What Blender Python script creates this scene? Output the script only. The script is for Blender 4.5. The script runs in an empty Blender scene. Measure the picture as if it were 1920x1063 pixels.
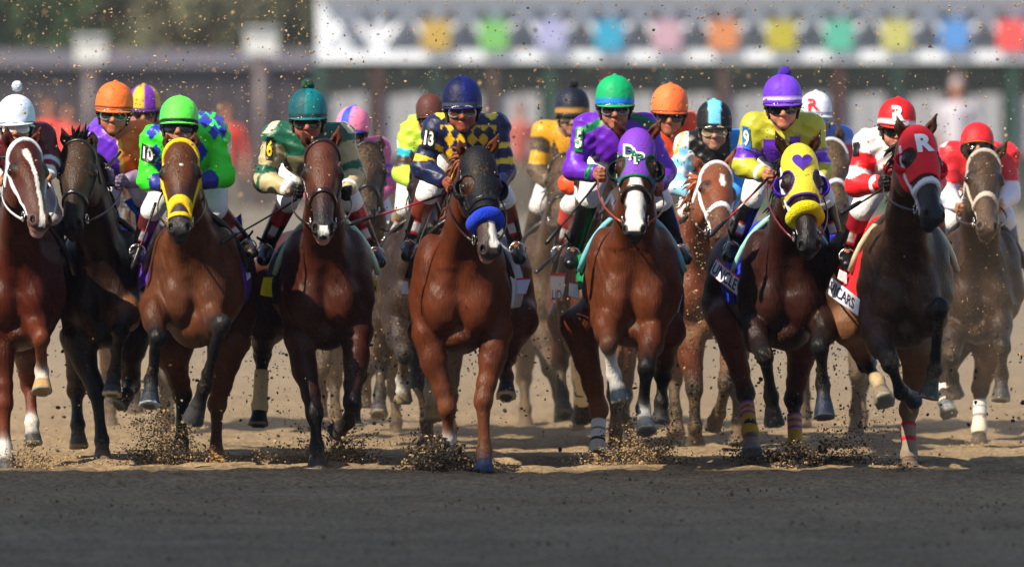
import bpy, math, random
import numpy as np
from mathutils import Vector
from mathutils.bvhtree import BVHTree
random.seed(7); RNG = np.random.default_rng(7)
SC = bpy.context.scene; COL = SC.collection
# ---------------------------------------------------------------- camera, sky, sun
F = 18000.0; HZ = 192.0; CH = 2.31           # focal length and horizon in pixels of the 1920 px photograph, eye height
cam = bpy.data.objects.new('camera', bpy.data.cameras.new('camera')); COL.objects.link(cam)
cam.location = (0, 0, CH); cam.rotation_euler = (math.pi/2, 0, 0)
cam.data.sensor_width = 36; cam.data.lens = F/1920*36
cam.data.shift_y = -(531.5-HZ)/1920
cam.data.clip_start = 1; cam.data.clip_end = 3000
cam.data.dof.use_dof = True; cam.data.dof.focus_distance = 60.3; cam.data.dof.aperture_fstop = 2.25
SC.camera = cam
SUN_EL = math.radians(43); SUN_AZ = math.radians(47)     # sun in front of the horses, to the left of the camera axis
world = bpy.data.worlds.new('World'); SC.world = world; world.use_nodes = True
nt = world.node_tree; sky = nt.nodes.new('ShaderNodeTexSky'); sky.sky_type = 'NISHITA'
sky.sun_disc = False; sky.sun_elevation = SUN_EL; sky.sun_rotation = math.pi + SUN_AZ
bg = nt.nodes['Background']; bg.inputs[1].default_value = 0.108
nt.links.new(sky.outputs[0], bg.inputs[0])
sd = Vector((math.sin(SUN_AZ)*math.cos(SUN_EL), math.cos(SUN_AZ)*math.cos(SUN_EL), -math.sin(SUN_EL)))
sl = bpy.data.lights.new('sun', 'SUN'); sl.energy = 5.0; sl.angle = math.radians(0.5); sl.color = (1, .89, .70)
so = bpy.data.objects.new('sun', sl); COL.objects.link(so); so.rotation_euler = sd.to_track_quat('-Z', 'Y').to_euler()
so.location = (-30, -30, 40)
SC.view_settings.view_transform = 'Standard'; SC.view_settings.look = 'None'
SC.view_settings.exposure = 0.55; SC.view_settings.gamma = 1
SC.cycles.max_bounces = 5; SC.cycles.diffuse_bounces = 2; SC.cycles.glossy_bounces = 2; SC.cycles.volume_bounces = 1
SC.cycles.transmission_bounces = 2; SC.cycles.volume_step_rate = 4
SC.cycles.use_denoising = True

def P(u, v, D): return np.array([(u-960.0)*D/F, D, CH-(v-HZ)*D/F])
def lin(c):
    if isinstance(c, str):
        c = [int(c[i:i+2], 16)/255 for i in (0, 2, 4)]
        return np.array([x/12.92 if x <= .04045 else ((x+.055)/1.055)**2.4 for x in c])
    return np.array(c, float)
def nrm(a): a = np.asarray(a, float); return a/max(np.linalg.norm(a), 1e-9)

# ---------------------------------------------------------------- materials
MATS = {}
def mat(name, rough=.6, spec=.5, metal=0, bump=0, bscale=40, sheen=0, coat=0, mud=False, hairy=False, sss=0, var=0):
    if name in MATS: return MATS[name]
    m = bpy.data.materials.new(name); m.use_nodes = True; n = m.node_tree; b = n.nodes['Principled BSDF']
    a = n.nodes.new('ShaderNodeAttribute'); a.attribute_name = 'Col'; src = a.outputs['Color']
    tc = n.nodes.new('ShaderNodeTexCoord')
    if var:
        z = n.nodes.new('ShaderNodeTexNoise'); z.inputs['Scale'].default_value = 9; z.inputs['Detail'].default_value = 5
        n.links.new(tc.outputs['Object'], z.inputs['Vector'])
        mr = n.nodes.new('ShaderNodeMapRange'); mr.inputs[1].default_value = .3; mr.inputs[2].default_value = .7
        mr.inputs[3].default_value = 1-var; mr.inputs[4].default_value = 1+var
        n.links.new(z.outputs[0], mr.inputs[0])
        vm = n.nodes.new('ShaderNodeVectorMath'); vm.operation = 'SCALE'
        n.links.new(src, vm.inputs[0]); n.links.new(mr.outputs[0], vm.inputs['Scale']); src = vm.outputs[0]
    if mud:
        z = n.nodes.new('ShaderNodeTexNoise'); z.inputs['Scale'].default_value = 70; z.inputs['Detail'].default_value = 4
        n.links.new(tc.outputs['Object'], z.inputs['Vector'])
        z2 = n.nodes.new('ShaderNodeTexNoise'); z2.inputs['Scale'].default_value = 5
        n.links.new(tc.outputs['Object'], z2.inputs['Vector'])
        ad = n.nodes.new('ShaderNodeMath'); ad.operation = 'MULTIPLY_ADD'; ad.inputs[1].default_value = .7
        n.links.new(z2.outputs[0], ad.inputs[0]); n.links.new(z.outputs[0], ad.inputs[2])
        ad2 = n.nodes.new('ShaderNodeMath'); ad2.operation = 'MULTIPLY_ADD'; ad2.inputs[1].default_value = .34
        n.links.new(a.outputs['Alpha'], ad2.inputs[0]); n.links.new(ad.outputs[0], ad2.inputs[2])
        mr = n.nodes.new('ShaderNodeMapRange'); mr.inputs[1].default_value = 1.02; mr.inputs[2].default_value = 1.3
        mr.inputs[4].default_value = .6
        n.links.new(ad2.outputs[0], mr.inputs[0])
        mx = n.nodes.new('ShaderNodeMix'); mx.data_type = 'RGBA'; mx.inputs['B'].default_value = (.20, .125, .062, 1)
        n.links.new(mr.outputs[0], mx.inputs['Factor']); n.links.new(src, mx.inputs['A']); src = mx.outputs['Result']
        rr = n.nodes.new('ShaderNodeMapRange'); rr.inputs[3].default_value = rough; rr.inputs[4].default_value = .9
        n.links.new(mr.outputs[0], rr.inputs[0]); n.links.new(rr.outputs[0], b.inputs['Roughness'])
    n.links.new(src, b.inputs['Base Color'])
    if not mud: b.inputs['Roughness'].default_value = rough
    b.inputs['Specular IOR Level'].default_value = spec; b.inputs['Metallic'].default_value = metal
    b.inputs['Sheen Weight'].default_value = sheen; b.inputs['Coat Weight'].default_value = coat
    b.inputs['Coat Roughness'].default_value = .25
    if sss:
        b.inputs['Subsurface Weight'].default_value = sss; b.inputs['Subsurface Scale'].default_value = .02
        b.inputs['Subsurface Radius'].default_value = (1, .35, .2)
    if bump:
        z = n.nodes.new('ShaderNodeTexNoise'); z.inputs['Scale'].default_value = bscale; z.inputs['Detail'].default_value = 6
        if hairy:
            mp = n.nodes.new('ShaderNodeMapping'); mp.inputs['Scale'].default_value = (2.2, 2.2, .5); n.links.new(tc.outputs['Object'], mp.inputs[0]); n.links.new(mp.outputs[0], z.inputs['Vector'])
        else: n.links.new(tc.outputs['Object'], z.inputs['Vector'])
        bm = n.nodes.new('ShaderNodeBump'); bm.inputs['Strength'].default_value = bump; bm.inputs['Distance'].default_value = .02
        n.links.new(z.outputs[0], bm.inputs['Height']); n.links.new(bm.outputs[0], b.inputs['Normal'])
    MATS[name] = m; return m
M_COAT = mat('horse_coat', .41, .2, bump=.34, bscale=42, hairy=True, mud=True, var=.26)
M_HAIR = mat('hair', .5, .4, bump=.4, bscale=60, var=.2)
M_SILK = mat('silk', .42, .45, bump=.4, bscale=18, sheen=.05, mud=True)
M_CAP = mat('cap_cover', .55, .3, bump=.35, bscale=26, mud=True)
M_HOOD = mat('hood_cloth', .6, .25, bump=.3, bscale=90, mud=True)
M_CLOTH = mat('cloth', .8, .3, bump=.25, bscale=50, mud=True)
M_LEATHER = mat('leather', .3, .5, bump=.15, bscale=60, mud=True)
M_PLASTIC = mat('plastic', .12, .6)
M_SKIN = mat('skin', .5, .4, bump=.2, bscale=70, sss=.06, mud=True, var=.15)
M_METAL = mat('metal', .25, .5, metal=.9)
M_PAINT = mat('painted_steel', .45, .5, bump=.1, bscale=8, var=.1)
M_FUZZ = mat('fleece', .95, .2, bump=1.0, bscale=120, sheen=.12, var=.12)
M_LEAF = mat('foliage', .7, .3, var=.35)
M_BARK = mat('bark', .9, .2, bump=.6, bscale=20, var=.3)

# ---------------------------------------------------------------- object helpers
def tag(o, label=None, cat=None, group=None, kind=None):
    for k, x in (('label', label), ('category', cat), ('group', group), ('kind', kind)):
        if x: o[k] = x
    return o
def mk(name, V, Fc, col, m, parent=None, base=(0, 0, 0), smooth=True, alpha=0.0):
    V = np.asarray(V, float); me = bpy.data.meshes.new(name); b = np.asarray(base, float)
    loc = np.zeros(3)
    if parent is not None: b = np.array(parent.get('_b', (0, 0, 0)), float)
    Fl = Fc.tolist() if isinstance(Fc, np.ndarray) else Fc
    me.from_pydata((V-b).tolist(), [], Fl)
    at = me.color_attributes.new('Col', 'FLOAT_COLOR', 'POINT')
    c = np.ones((len(V), 4)); c[:, :3] = col; c[:, 3] = alpha
    at.data.foreach_set('color', c.astype(np.float32).ravel())
    if smooth: me.polygons.foreach_set('use_smooth', [True]*len(me.polygons))
    me.materials.append(m); me.update()
    o = bpy.data.objects.new(name, me); COL.objects.link(o)
    o['_b'] = [float(x) for x in b]
    if parent is not None: o.parent = parent
    else: o.location = b
    return o
def empty(name, base):
    o = bpy.data.objects.new(name, None); COL.objects.link(o); o.location = tuple(base)
    o['_b'] = [float(x) for x in base]; o.empty_display_size = .2; return o
class MB:
    def __init__(s): s.V = []; s.F = []; s.C = []
    def add(s, V, Fc, c):
        n = len(s.V); s.V += [tuple(x) for x in V]; s.F += [tuple(int(i)+n for i in f) for f in Fc]
        c = np.asarray(c, float); s.C += (np.tile(c, (len(V), 1)) if c.ndim == 1 else c).tolist()
        return s
    def box(s, a, b, c):
        x0, y0, z0 = a; x1, y1, z1 = b
        return s.add([(x0,y0,z0),(x1,y0,z0),(x1,y1,z0),(x0,y1,z0),(x0,y0,z1),(x1,y0,z1),(x1,y1,z1),(x0,y1,z1)],
              [(0,3,2,1),(4,5,6,7),(0,1,5,4),(1,2,6,5),(2,3,7,6),(3,0,4,7)], c)
    def tube(s, pts, rad, c, n=8, flat=1.0):
        pts = [np.asarray(p, float) for p in pts]; m = len(pts)
        if np.isscalar(rad): rad = [rad]*m
        V = []; up = np.array([0, 0, 1.0])
        for i, p in enumerate(pts):
            d = nrm(pts[min(i+1, m-1)]-pts[max(i-1, 0)])
            a = np.cross(d, up); a = nrm(a) if np.linalg.norm(a) > .05 else np.array([1.0, 0, 0])
            b = np.cross(d, a)
            for j in range(n):
                t = 2*math.pi*j/n; V.append(p+rad[i]*(a*math.cos(t)*flat+b*math.sin(t)))
        Fc = [(i*n+j, i*n+(j+1) % n, (i+1)*n+(j+1) % n, (i+1)*n+j) for i in range(m-1) for j in range(n)]
        Fc += [tuple(range(n))[::-1], tuple((m-1)*n+j for j in range(n))]
        cc = np.asarray(c, float)
        if cc.ndim == 2: cc = np.repeat(cc, n, 0)
        return s.add(V, Fc, cc)
    def build(s, name, m, parent=None, base=(0, 0, 0), smooth=True, alpha=0.0):
        return mk(name, np.array(s.V), s.F, np.array(s.C), m, parent, base, smooth, alpha)
def bez(a, b, c, n=8):
    a, b, c = (np.asarray(x, float) for x in (a, b, c))
    return [(1-t)**2*a+2*t*(1-t)*b+t*t*c for t in np.linspace(0, 1, n)]

# ---------------------------------------------------------------- implicit surfaces
class S:   # one blended primitive: tapered segment, ellipsoid or clipped hoof cone
    def __init__(s, kind, a, b, ra, rb=None, k=.03, s_=None, R=None, frame=None, ca=None, cb=None, tag='', sub=False, n=None):
        s.kind = kind; s.a = np.asarray(a, float); s.b = np.asarray(b, float) if b is not None else s.a
        s.ra = ra; s.rb = ra if rb is None else rb; s.k = k; s.s = None if s_ is None else np.asarray(s_, float)
        s.R = R; s.frame = frame; s.ca = ca; s.cb = ca if cb is None else cb; s.tag = tag; s.sub = sub; s.n = n; s.t = None
    def box(s):
        if s.kind == 'ell':
            r = np.max(s.ra); pts = [s.a]
            if s.R is None and s.frame is None: return s.a-np.asarray(s.ra), s.a+np.asarray(s.ra)
        else: r = max(s.ra, s.rb)*(1 if s.s is None else s.s.max()); pts = [s.a, s.b]
        if s.frame is not None: pts = [s.frame[0]+s.frame[1].T@p for p in pts]
        return np.min(pts, 0)-r, np.max(pts, 0)+r
    def d(s, X, Y, Z):
        if s.frame is not None:
            o, R = s.frame; x, y, z = X-o[0], Y-o[1], Z-o[2]
            X, Y, Z = (R[i, 0]*x+R[i, 1]*y+R[i, 2]*z for i in range(3))
        if s.kind == 'ell':
            x, y, z = X-s.a[0], Y-s.a[1], Z-s.a[2]
            if s.R is not None: x, y, z = (s.R[i, 0]*x+s.R[i, 1]*y+s.R[i, 2]*z for i in range(3))
            r = s.ra; x, y, z = x/r[0], y/r[1], z/r[2]
            k0 = np.sqrt(x*x+y*y+z*z)+1e-6; k1 = np.sqrt((x/r[0])**2+(y/r[1])**2+(z/r[2])**2)+1e-6
            s.t = None; return k0*(k0-1)/k1
        sc = np.ones(3) if s.s is None else s.s
        a, b = s.a/sc, s.b/sc; ba = b-a; L = max(ba@ba, 1e-9)
        x, y, z = X/sc[0]-a[0], Y/sc[1]-a[1], Z/sc[2]-a[2]
        t = np.clip((x*ba[0]+y*ba[1]+z*ba[2])/L, 0, 1); s.t = t
        d = (np.sqrt((x-t*ba[0])**2+(y-t*ba[1])**2+(z-t*ba[2])**2)-(s.ra+(s.rb-s.ra)*t))*sc.min()
        if s.kind == 'hoof':
            c, n = s.n; d = np.maximum(d, (X-c[0])*n[0]+(Y-c[1])*n[1]+(Z-c[2])*n[2])
        return d
def seg(a, b, ra, rb, **k): return S('seg', a, b, ra, rb, **k)
def ell(a, r, **k): return S('ell', a, None, r, **k)
def smin(a, b, k):
    h = np.maximum(k-np.abs(a-b), 0)/k; return np.minimum(a, b)-h*h*k*.25
def field(prims, xs, ys, zs, far=.5):
    f = np.full((len(xs), len(ys), len(zs)), far, np.float32)
    for p in prims:
        lo, hi = p.box(); m = p.k+.05
        i0, i1 = np.searchsorted(xs, (lo[0]-m, hi[0]+m)); j0, j1 = np.searchsorted(ys, (lo[1]-m, hi[1]+m)); k0, k1 = np.searchsorted(zs, (lo[2]-m, hi[2]+m))
        if i1 <= i0 or j1 <= j0 or k1 <= k0: continue
        d = p.d(xs[i0:i1, None, None], ys[None, j0:j1, None], zs[None, None, k0:k1]).astype(np.float32)
        g = f[i0:i1, j0:j1, k0:k1]
        f[i0:i1, j0:j1, k0:k1] = -smin(-g, d, p.k) if p.sub else smin(g, d, p.k)
    return f
def nets(f, xs, ys, zs):
    s = f < 0; nx, ny, nz = f.shape
    c = [s[i:nx-1+i, j:ny-1+j, k:nz-1+k] for i in (0, 1) for j in (0, 1) for k in (0, 1)]
    tot = sum(x.astype(np.int8) for x in c); act = (tot > 0) & (tot < 8)
    I, J, K = np.nonzero(act); N = len(I)
    if N == 0: return np.zeros((0, 3)), np.zeros((0, 4), int)
    idx = -np.ones(act.shape, np.int64); idx[I, J, K] = np.arange(N)
    acc = np.zeros((N, 3)); cnt = np.zeros(N)
    cor = [(i, j, k) for i in (0, 1) for j in (0, 1) for k in (0, 1)]
    val = {q: f[I+q[0], J+q[1], K+q[2]] for q in cor}
    for q in cor:
        for ax in range(3):
            if q[ax]: continue
            r = list(q); r[ax] = 1; r = tuple(r); a, b = val[q], val[r]; m = (a < 0) != (b < 0)
            t = np.where(m, a/np.where(m, a-b, 1), 0)
            pos = np.array(q, float)[None].repeat(N, 0); pos[:, ax] = t
            acc[m] += pos[m]; cnt[m] += 1
    g = acc/cnt[:, None]+np.stack([I, J, K], 1)
    V = np.stack([np.interp(g[:, 0], np.arange(nx), xs), np.interp(g[:, 1], np.arange(ny), ys), np.interp(g[:, 2], np.arange(nz), zs)], 1)
    Q = []
    for ax in range(3):
        a = [slice(1, -1)]*3; b = [slice(1, -1)]*3
        a[ax] = slice(0, -1); b[ax] = slice(1, None)
        sa, sb = s[tuple(a)], s[tuple(b)]
        e = np.nonzero(sa != sb); inside = sa[e]
        g = [x+1 for x in e]; g[ax] = e[ax]
        o1, o2 = [(1, 2), (2, 0), (0, 1)][ax]
        def gi(d1, d2):
            h = [x.copy() for x in g]; h[o1] = h[o1]-d1; h[o2] = h[o2]-d2; return idx[h[0], h[1], h[2]]
        q = np.stack([gi(1, 1), gi(0, 1), gi(0, 0), gi(1, 0)], 1)
        q[~inside] = q[~inside][:, ::-1]; Q.append(q)
    Q = np.concatenate(Q); Q = Q[(Q >= 0).all(1)]
    return V, Q
def ax(lo, hi, step, fine=()):
    out = [lo]
    while out[-1] < hi:
        st = step
        for a, b, q in fine:
            if a <= out[-1] <= b: st = min(st, q)
        out.append(out[-1]+st)
    return np.array(out)
def bounds(prims, pad=.03):
    B = [p.box() for p in prims if not p.sub]
    return np.min([b[0] for b in B], 0)-pad, np.max([b[1] for b in B], 0)+pad
def colour(prims, V, sig=.012):
    ps = [p for p in prims if p.ca is not None and not p.sub]
    X, Y, Z = V.T; D = []; C = []
    for p in ps:
        D.append(p.d(X, Y, Z).astype(np.float32)); t = p.t if p.t is not None else np.zeros(len(V))
        C.append(t)
    D = np.array(D); w = np.exp(-(D-D.min(0))/sig); w /= w.sum(0)
    out = np.zeros((len(V), 3))
    for i, p in enumerate(ps):
        ca, cb = np.asarray(p.ca), np.asarray(p.cb); out += w[i][:, None]*(ca+(cb-ca)*C[i][:, None])
    return out, D.argmin(0), ps, C
def bvh(V, Q): return BVHTree.FromPolygons(V.tolist(), Q.tolist() if isinstance(Q, np.ndarray) else Q)
# ---------------------------------------------------------------- writing and emblems laid onto a surface
def text_geo(t, off=0.0, spc=1.0):
    c = bpy.data.curves.new('t', 'FONT'); c.body = t; c.align_x = 'LEFT'; c.offset = off; c.space_character = spc; c.resolution_u = 3
    o = bpy.data.objects.new('t', c); COL.objects.link(o)
    me = bpy.data.meshes.new_from_object(o.evaluated_get(bpy.context.evaluated_depsgraph_get()))
    V = np.array([v.co for v in me.vertices])[:, :2]; Fc = [tuple(p.vertices) for p in me.polygons]
    bpy.data.objects.remove(o); bpy.data.curves.remove(c); bpy.data.meshes.remove(me)
    V = (V-V.min(0))/(V.max(0)-V.min(0)); return V, Fc
def grid_geo(n=8, m=8):
    V = np.array([(i/(n-1), j/(m-1)) for j in range(m) for i in range(n)])
    return V, [(j*n+i, j*n+i+1, (j+1)*n+i+1, (j+1)*n+i) for j in range(m-1) for i in range(n-1)]
def heart_geo(n=40):
    V = [(0.0, .25)]
    for i in range(n):
        t = 2*math.pi*i/n; V.append((16*math.sin(t)**3, 13*math.cos(t)-5*math.cos(2*t)-2*math.cos(3*t)-math.cos(4*t)))
    V = np.array(V); V = (V-V.min(0))/(V.max(0)-V.min(0)); return V, [(0, 1+i, 1+(i+1) % n) for i in range(n)]
def disc_geo(n=20):
    V = np.array([(.5, .5)]+[(.5+.5*math.cos(2*math.pi*i/n), .5+.5*math.sin(2*math.pi*i/n)) for i in range(n)])
    return V, [(0, 1+i, 1+(i+1) % n) for i in range(n)]
CAMP = np.array([0, 0, CH])
def decal(name, geo, quad, tree, D, col, m, parent, off=.006):
    """quad: pixel corners bottom-left, bottom-right, top-right, top-left; the shape is sewn onto the surface it meets there"""
    V, Fc = geo; q = np.array(quad, float); W = []
    for s_, t in V:
        u, v = (1-s_)*(1-t)*q[0]+s_*(1-t)*q[1]+s_*t*q[2]+(1-s_)*t*q[3]
        p = P(u, v, D); d = nrm(p-CAMP); h = tree.ray_cast(Vector(p-d*3), Vector(d), 6)
        if h[0] is None:
            h = tree.find_nearest(Vector(p))
        W.append(np.array(h[0])-d*off+np.array(h[1])*.001)
    return mk(name, np.array(W), Fc, col, m, parent, smooth=False)
def flap(name, C4, col, m, parent, wave=.02, n=14, th=.006, colf=None, ph=0.0):
    """cloth sheet between four world corners (bottom-left, bottom-right, top-right, top-left)"""
    C4 = [np.asarray(c, float) for c in C4]; N = nrm(np.cross(C4[1]-C4[0], C4[3]-C4[0])); G = np.linspace(0, 1, n)
    def pt(s_, t, o=0):
        return (1-s_)*(1-t)*C4[0]+s_*(1-t)*C4[1]+s_*t*C4[2]+(1-s_)*t*C4[3]+N*(wave*math.sin(5*s_+3*t+ph)*(1.2-t)+o)
    V = []; Cc = []
    for o in (0, th):
        for t in G:
            for s_ in G: V.append(pt(s_, t, o)); Cc.append(colf(s_, t) if colf else col)
    n2 = n*n; Fc = []
    for j in range(n-1):
        for i in range(n-1):
            a = j*n+i; Fc += [(a, a+n, a+n+1, a+1), (n2+a, n2+a+1, n2+a+n+1, n2+a+n)]
    rim = [i for i in range(n)]+[j*n+n-1 for j in range(1, n)]+[n2-1-i for i in range(1, n)]+[j*n for j in range(n-2, 0, -1)]
    for i in range(len(rim)): a, b = rim[i], rim[(i+1) % len(rim)]; Fc.append((a, b, b+n2, a+n2))
    o = mk(name, np.array(V), Fc, np.array(Cc), m, parent); return o, pt, N, th
def flap_text(name, t, fl, box, col, m, parent, off=0.0):
    o, pt, N, th = fl; V, Fc = text_geo(t, off); s0, t0, s1, t1 = box
    sg = 1 if N[1] < 0 else -1
    W = [pt(s0+(s1-s0)*a, t0+(t1-t0)*b, (th+.004) if sg > 0 else -.004) for a, b in V]
    return mk(name, np.array(W), Fc, col, m, parent, smooth=False)
# ---------------------------------------------------------------- horses
BLACK = np.array([.007, .0065, .007]); WHITE = np.array([.72, .70, .67]); TANH = lin('b08f5c')
HS = 1.2
def head_prims(fc, mc, S_=HS, k=.03):
    def e(l, n, t, r, c=fc, **kw): return ell(np.array((l, n, t))*S_, np.array(r)*S_, ca=c, k=kw.pop('k', k), **kw)
    L = [e(0, -.055, .085, (.088, .095, .115)), e(0, -.03, .19, (.078, .062, .15)),
         seg(np.array((0, -.06, .2))*S_, np.array((0, -.062, .5))*S_, .068*S_, .05*S_, ca=fc, cb=mc, k=.04),
         seg(np.array((0, -.022, .2))*S_, np.array((0, -.04, .5))*S_, .034*S_, .026*S_, ca=fc, cb=mc, k=.03),
         e(0, -.075, .545, (.06, .06, .06), mc), e(0, -.125, .55, (.04, .038, .05), mc, k=.015)]
    for s_ in (-1, 1):
        L += [e(s_*.05, -.15, .19, (.045, .11, .13)), e(s_*.08, -.04, .19, (.026, .034, .045), k=.02),
              seg(np.array((s_*.072, -.07, .23))*S_, np.array((s_*.05, -.08, .38))*S_, .012, .01, ca=fc, k=.03),
              e(s_*.036, -.045, .555, (.028, .028, .04), mc, k=.02),
              ell(np.array((s_*.046, -.03, .565))*S_, np.array((.011, .02, .021))*S_, k=.012, sub=True)]
    L.append(seg(np.array((-.05, -.105, .60))*S_, np.array((.05, -.105, .60))*S_, .006, .006, k=.01, sub=True))
    return L
def make_horse(h):
    D = h['D']; C = P(*h['C'], D+.25); hw = h.get('hw', .28)/.28; rx = h.get('rx', 0)
    coat = np.array(h['coat'])*h.get('dk', 1)*np.array((.43, .32, .26)); pts = np.array(h.get('points', BLACK)); mz = np.array(h.get('muzzle', coat*.25+BLACK*.7)); under = coat*.9
    poll = P(*h['poll'], D-.35); mzp = h['muz']; HL = .6*HS
    q = P(mzp[0], mzp[1], D-.8); pr = math.hypot(q[0]-poll[0], q[2]-poll[2]); dy = -math.sqrt(max(HL*HL-pr*pr, .03))
    tip = P(mzp[0], mzp[1], D-.35+dy); T = nrm(tip-poll)
    N0 = np.array([h.get('yaw', 0), -1.0, .25]); N = nrm(N0-T*(N0@T)); L = np.cross(T, N)
    if L[0] < 0: L = -L
    R = np.stack([L, N, T]); fr = (poll, R)
    def H(l, n, t): return poll+R.T@(np.array((l, n, t))*HS)
    fc = np.array(h['face'])*.72 if 'face' in h else coat; hp = head_prims(fc, mz)
    for p in hp: p.frame = fr; p.R = None
    A = lambda x, y, z: C+np.array((x, y, z))
    B = []
    def add(p): B.append(p); return p
    add(seg(A(0, .05, .0), A(rx*.45, .7, .03), .26, .275, s_=(hw, 1, 1.13), k=.05, ca=coat))
    add(seg(A(rx*.45, .7, .05), A(rx, 1.2, .12), .27, .25, k=.08, ca=coat))
    add(seg(A(0, .3, .33), A(rx*.5, .8, .31), .09, .11, k=.09, ca=coat))
    for s_ in (-1, 1):
        add(ell(A(s_*.165*hw, .06, .06), (.12, .2, .32), k=.04, ca=coat))
        add(ell(A(s_*.10*hw, -.15, -.07), (.112*hw, .115, .18), k=.04, ca=coat))
        add(ell(A(s_*.075*hw, -.10, .12), (.10, .14, .17), k=.05, ca=coat))
        add(ell(A(rx+s_*.15, 1.15, -.02), (.15, .25, .34), k=.06, ca=coat))
    add(ell(A(0, .05, -.27), (.15, .25, .11), k=.05, ca=under))
    add(seg(A(0, -.31, .08), A(0, -.25, -.26), .009, .009, k=.03, sub=True))
    # neck
    add(seg(A(0, .28, .28), H(0, -.14, .0), .15, .085, s_=(.9, 1, 1), k=.09, ca=coat))
    add(seg(A(0, .02, .14), A(0, .02, .14)*.45+H(0, -.2, .12)*.55, .2, .125, s_=(.92, 1, 1), k=.08, ca=coat))
    add(seg(A(0, .02, .14)*.45+H(0, -.2, .12)*.55, H(0, -.17, .08), .125, .095, k=.06, ca=coat))
    add(seg(A(-.07, -.12, .1), H(-.05, -.2, .16), .05, .035, k=.06, ca=coat)); add(seg(A(.07, -.12, .1), H(.05, -.2, .16), .05, .035, k=.06, ca=coat))
    B += hp
    ecol = h.get('ear', fc)
    for s_, et in zip((-1, 1), h.get('ears', (None, None))):
        b = H(s_*.055, -.075, .01)
        t = P(et[0], et[1], D-.36) if et else H(s_*.085, -.06, -.19)
        m_ = b*.5+t*.5+np.array((s_*.006, -.012, 0))
        add(seg(b, m_, .036, .033, s_=(1, .75, 1), k=.03, ca=ecol)); add(seg(m_, t, .032, .006, s_=(1, .6, 1), k=.012, ca=ecol))
        add(seg(b+np.array((0, -.035, .02)), m_*.6+t*.4+np.array((0, -.03, 0)), .016, .008, k=.01, sub=True))
    hoofs = []; eyes = []
    def leg(key, spec, fore, s_):
        pl = len(spec) > 4 and spec[4] == 'p'; o = h.get('legs_opt', {}).get(key, {})
        p0, p1, p2, p3 = (P(a, b, D+.25+c) for a, b, c in spec[:4])
        sock = o.get('sock'); low = np.array(o.get('low', pts)); up = np.array(o.get('up', coat))
        kn = np.array(o.get('knee', low)); w = o.get('w', 1)
        hc = np.array(o.get('hoof', lin('3d3d40')))
        f3 = WHITE*np.array(o.get('tint', (1, 1, 1))) if sock in ('pastern', 'full') else low
        f2 = WHITE*np.array(o.get('tint', (1, 1, 1))) if sock == 'full' else low
        if fore:
            top = A(s_*.165*hw, .05, -.02)
            add(seg(top, p0, .13, .095, k=.06, ca=coat, cb=up)); pk_ = p0*.25+p1*.75; add(seg(p0, pk_, .094*w, .058*w, k=.04, ca=up, cb=up*.5+kn*.5)); add(seg(pk_, p1, .056*w, .047*w, k=.03, ca=up*.4+kn*.6, cb=kn))
            add(ell(p0*.65+p1*.35+np.array((s_*.015, 0, 0)), (.07*w, .08, .11), k=.05, ca=up))
            kr = .050*w; cr = .038*w
        else:
            top = A(rx+s_*.14, 1.15, -.12)
            add(seg(top, p0, .17, .115, k=.07, ca=coat, cb=up)); pk_ = p0*.3+p1*.7; add(seg(p0, pk_, .112*w, .066*w, k=.05, ca=up, cb=up*.8+kn*.2)); add(seg(pk_, p1, .066*w, .05*w, k=.03, ca=up*.7+kn*.3, cb=kn))
            hk = p1+np.array((0, .05, .035)); add(seg(p1, hk, .045, .025, k=.03, ca=kn))
            kr = .053*w; cr = .039*w
        add(ell(p1, (kr, kr, kr*1.3), k=.05, ca=kn))
        d12 = p2-p1; m1 = p1+d12*.25; m2 = p1+d12*.8
        add(seg(p1, m1, kr*.85, cr, k=.02, ca=kn, cb=f2)); add(seg(m1, m2, cr, cr*.95, k=.015, ca=f2))
        add(seg(m1+np.array((0, .03, 0)), m2+np.array((0, .03, 0)), cr*.6, cr*.6, k=.02, ca=f2))
        add(seg(m2, p2, cr*.95, .045*w, k=.02, ca=f2, cb=f3)); add(ell(p2, (.046*w, .05, .05), k=.02, ca=f3))
        hv = nrm(p3-p2); pm = p2+(p3-p2)*.5; sole = np.array((0, 0, -1.0)) if pl else np.array(o.get('n', hv)); sole = nrm(sole)
        add(seg(p2, pm, .042*w, .045*w, k=.02, ca=f3))
        hr = o.get('hr', .069)
        B.append(S('hoof', pm, p3+hv*.05, hr*.74, hr*1.18, k=.006, n=(p3, sole), ca=hc, tag='hoof'))
        hoofs.append((pm, hv, p3, sole, np.array(o.get('rim', lin('8f8d80'))), hr, hc))
        if 'wrap' in o:
            wc = o['wrap']; a_, b_ = m1+(p2-m1)*o.get('w0', .1), p2+(p3-p2)*.35; nn = 25
            T_ = np.linspace(0, 1, nn); mb = MB()
            cols = [wc(t) for t in T_]; rr = [cr*1.22+.010*math.exp(-((t-.86)/.14)**2)+.001*math.sin(t*60) for t in T_]
            mb.tube([a_+(b_-a_)*t for t in T_], rr, np.array(cols), n=20, flat=1.0); wraps.append(mb)
    wraps = []
    u0, v0 = h['C']; sc = F/(D)/300
    dl = dict(FL=[(-50, 75, -.05), (-55, 160, -.3), (-58, 235, -.12), (-60, 280, -.1)],
              FR=[(50, 75, -.05), (52, 190, -.2), (50, 270, -.1), (50, 325, -.2)],
              HL=[(-60, 90, .8), (-65, 190, 1.1), (-62, 255, .95), (-60, 300, .9)],
              HR=[(60, 100, .8), (60, 210, 1.1), (62, 275, .95), (60, 320, .9)])
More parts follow.
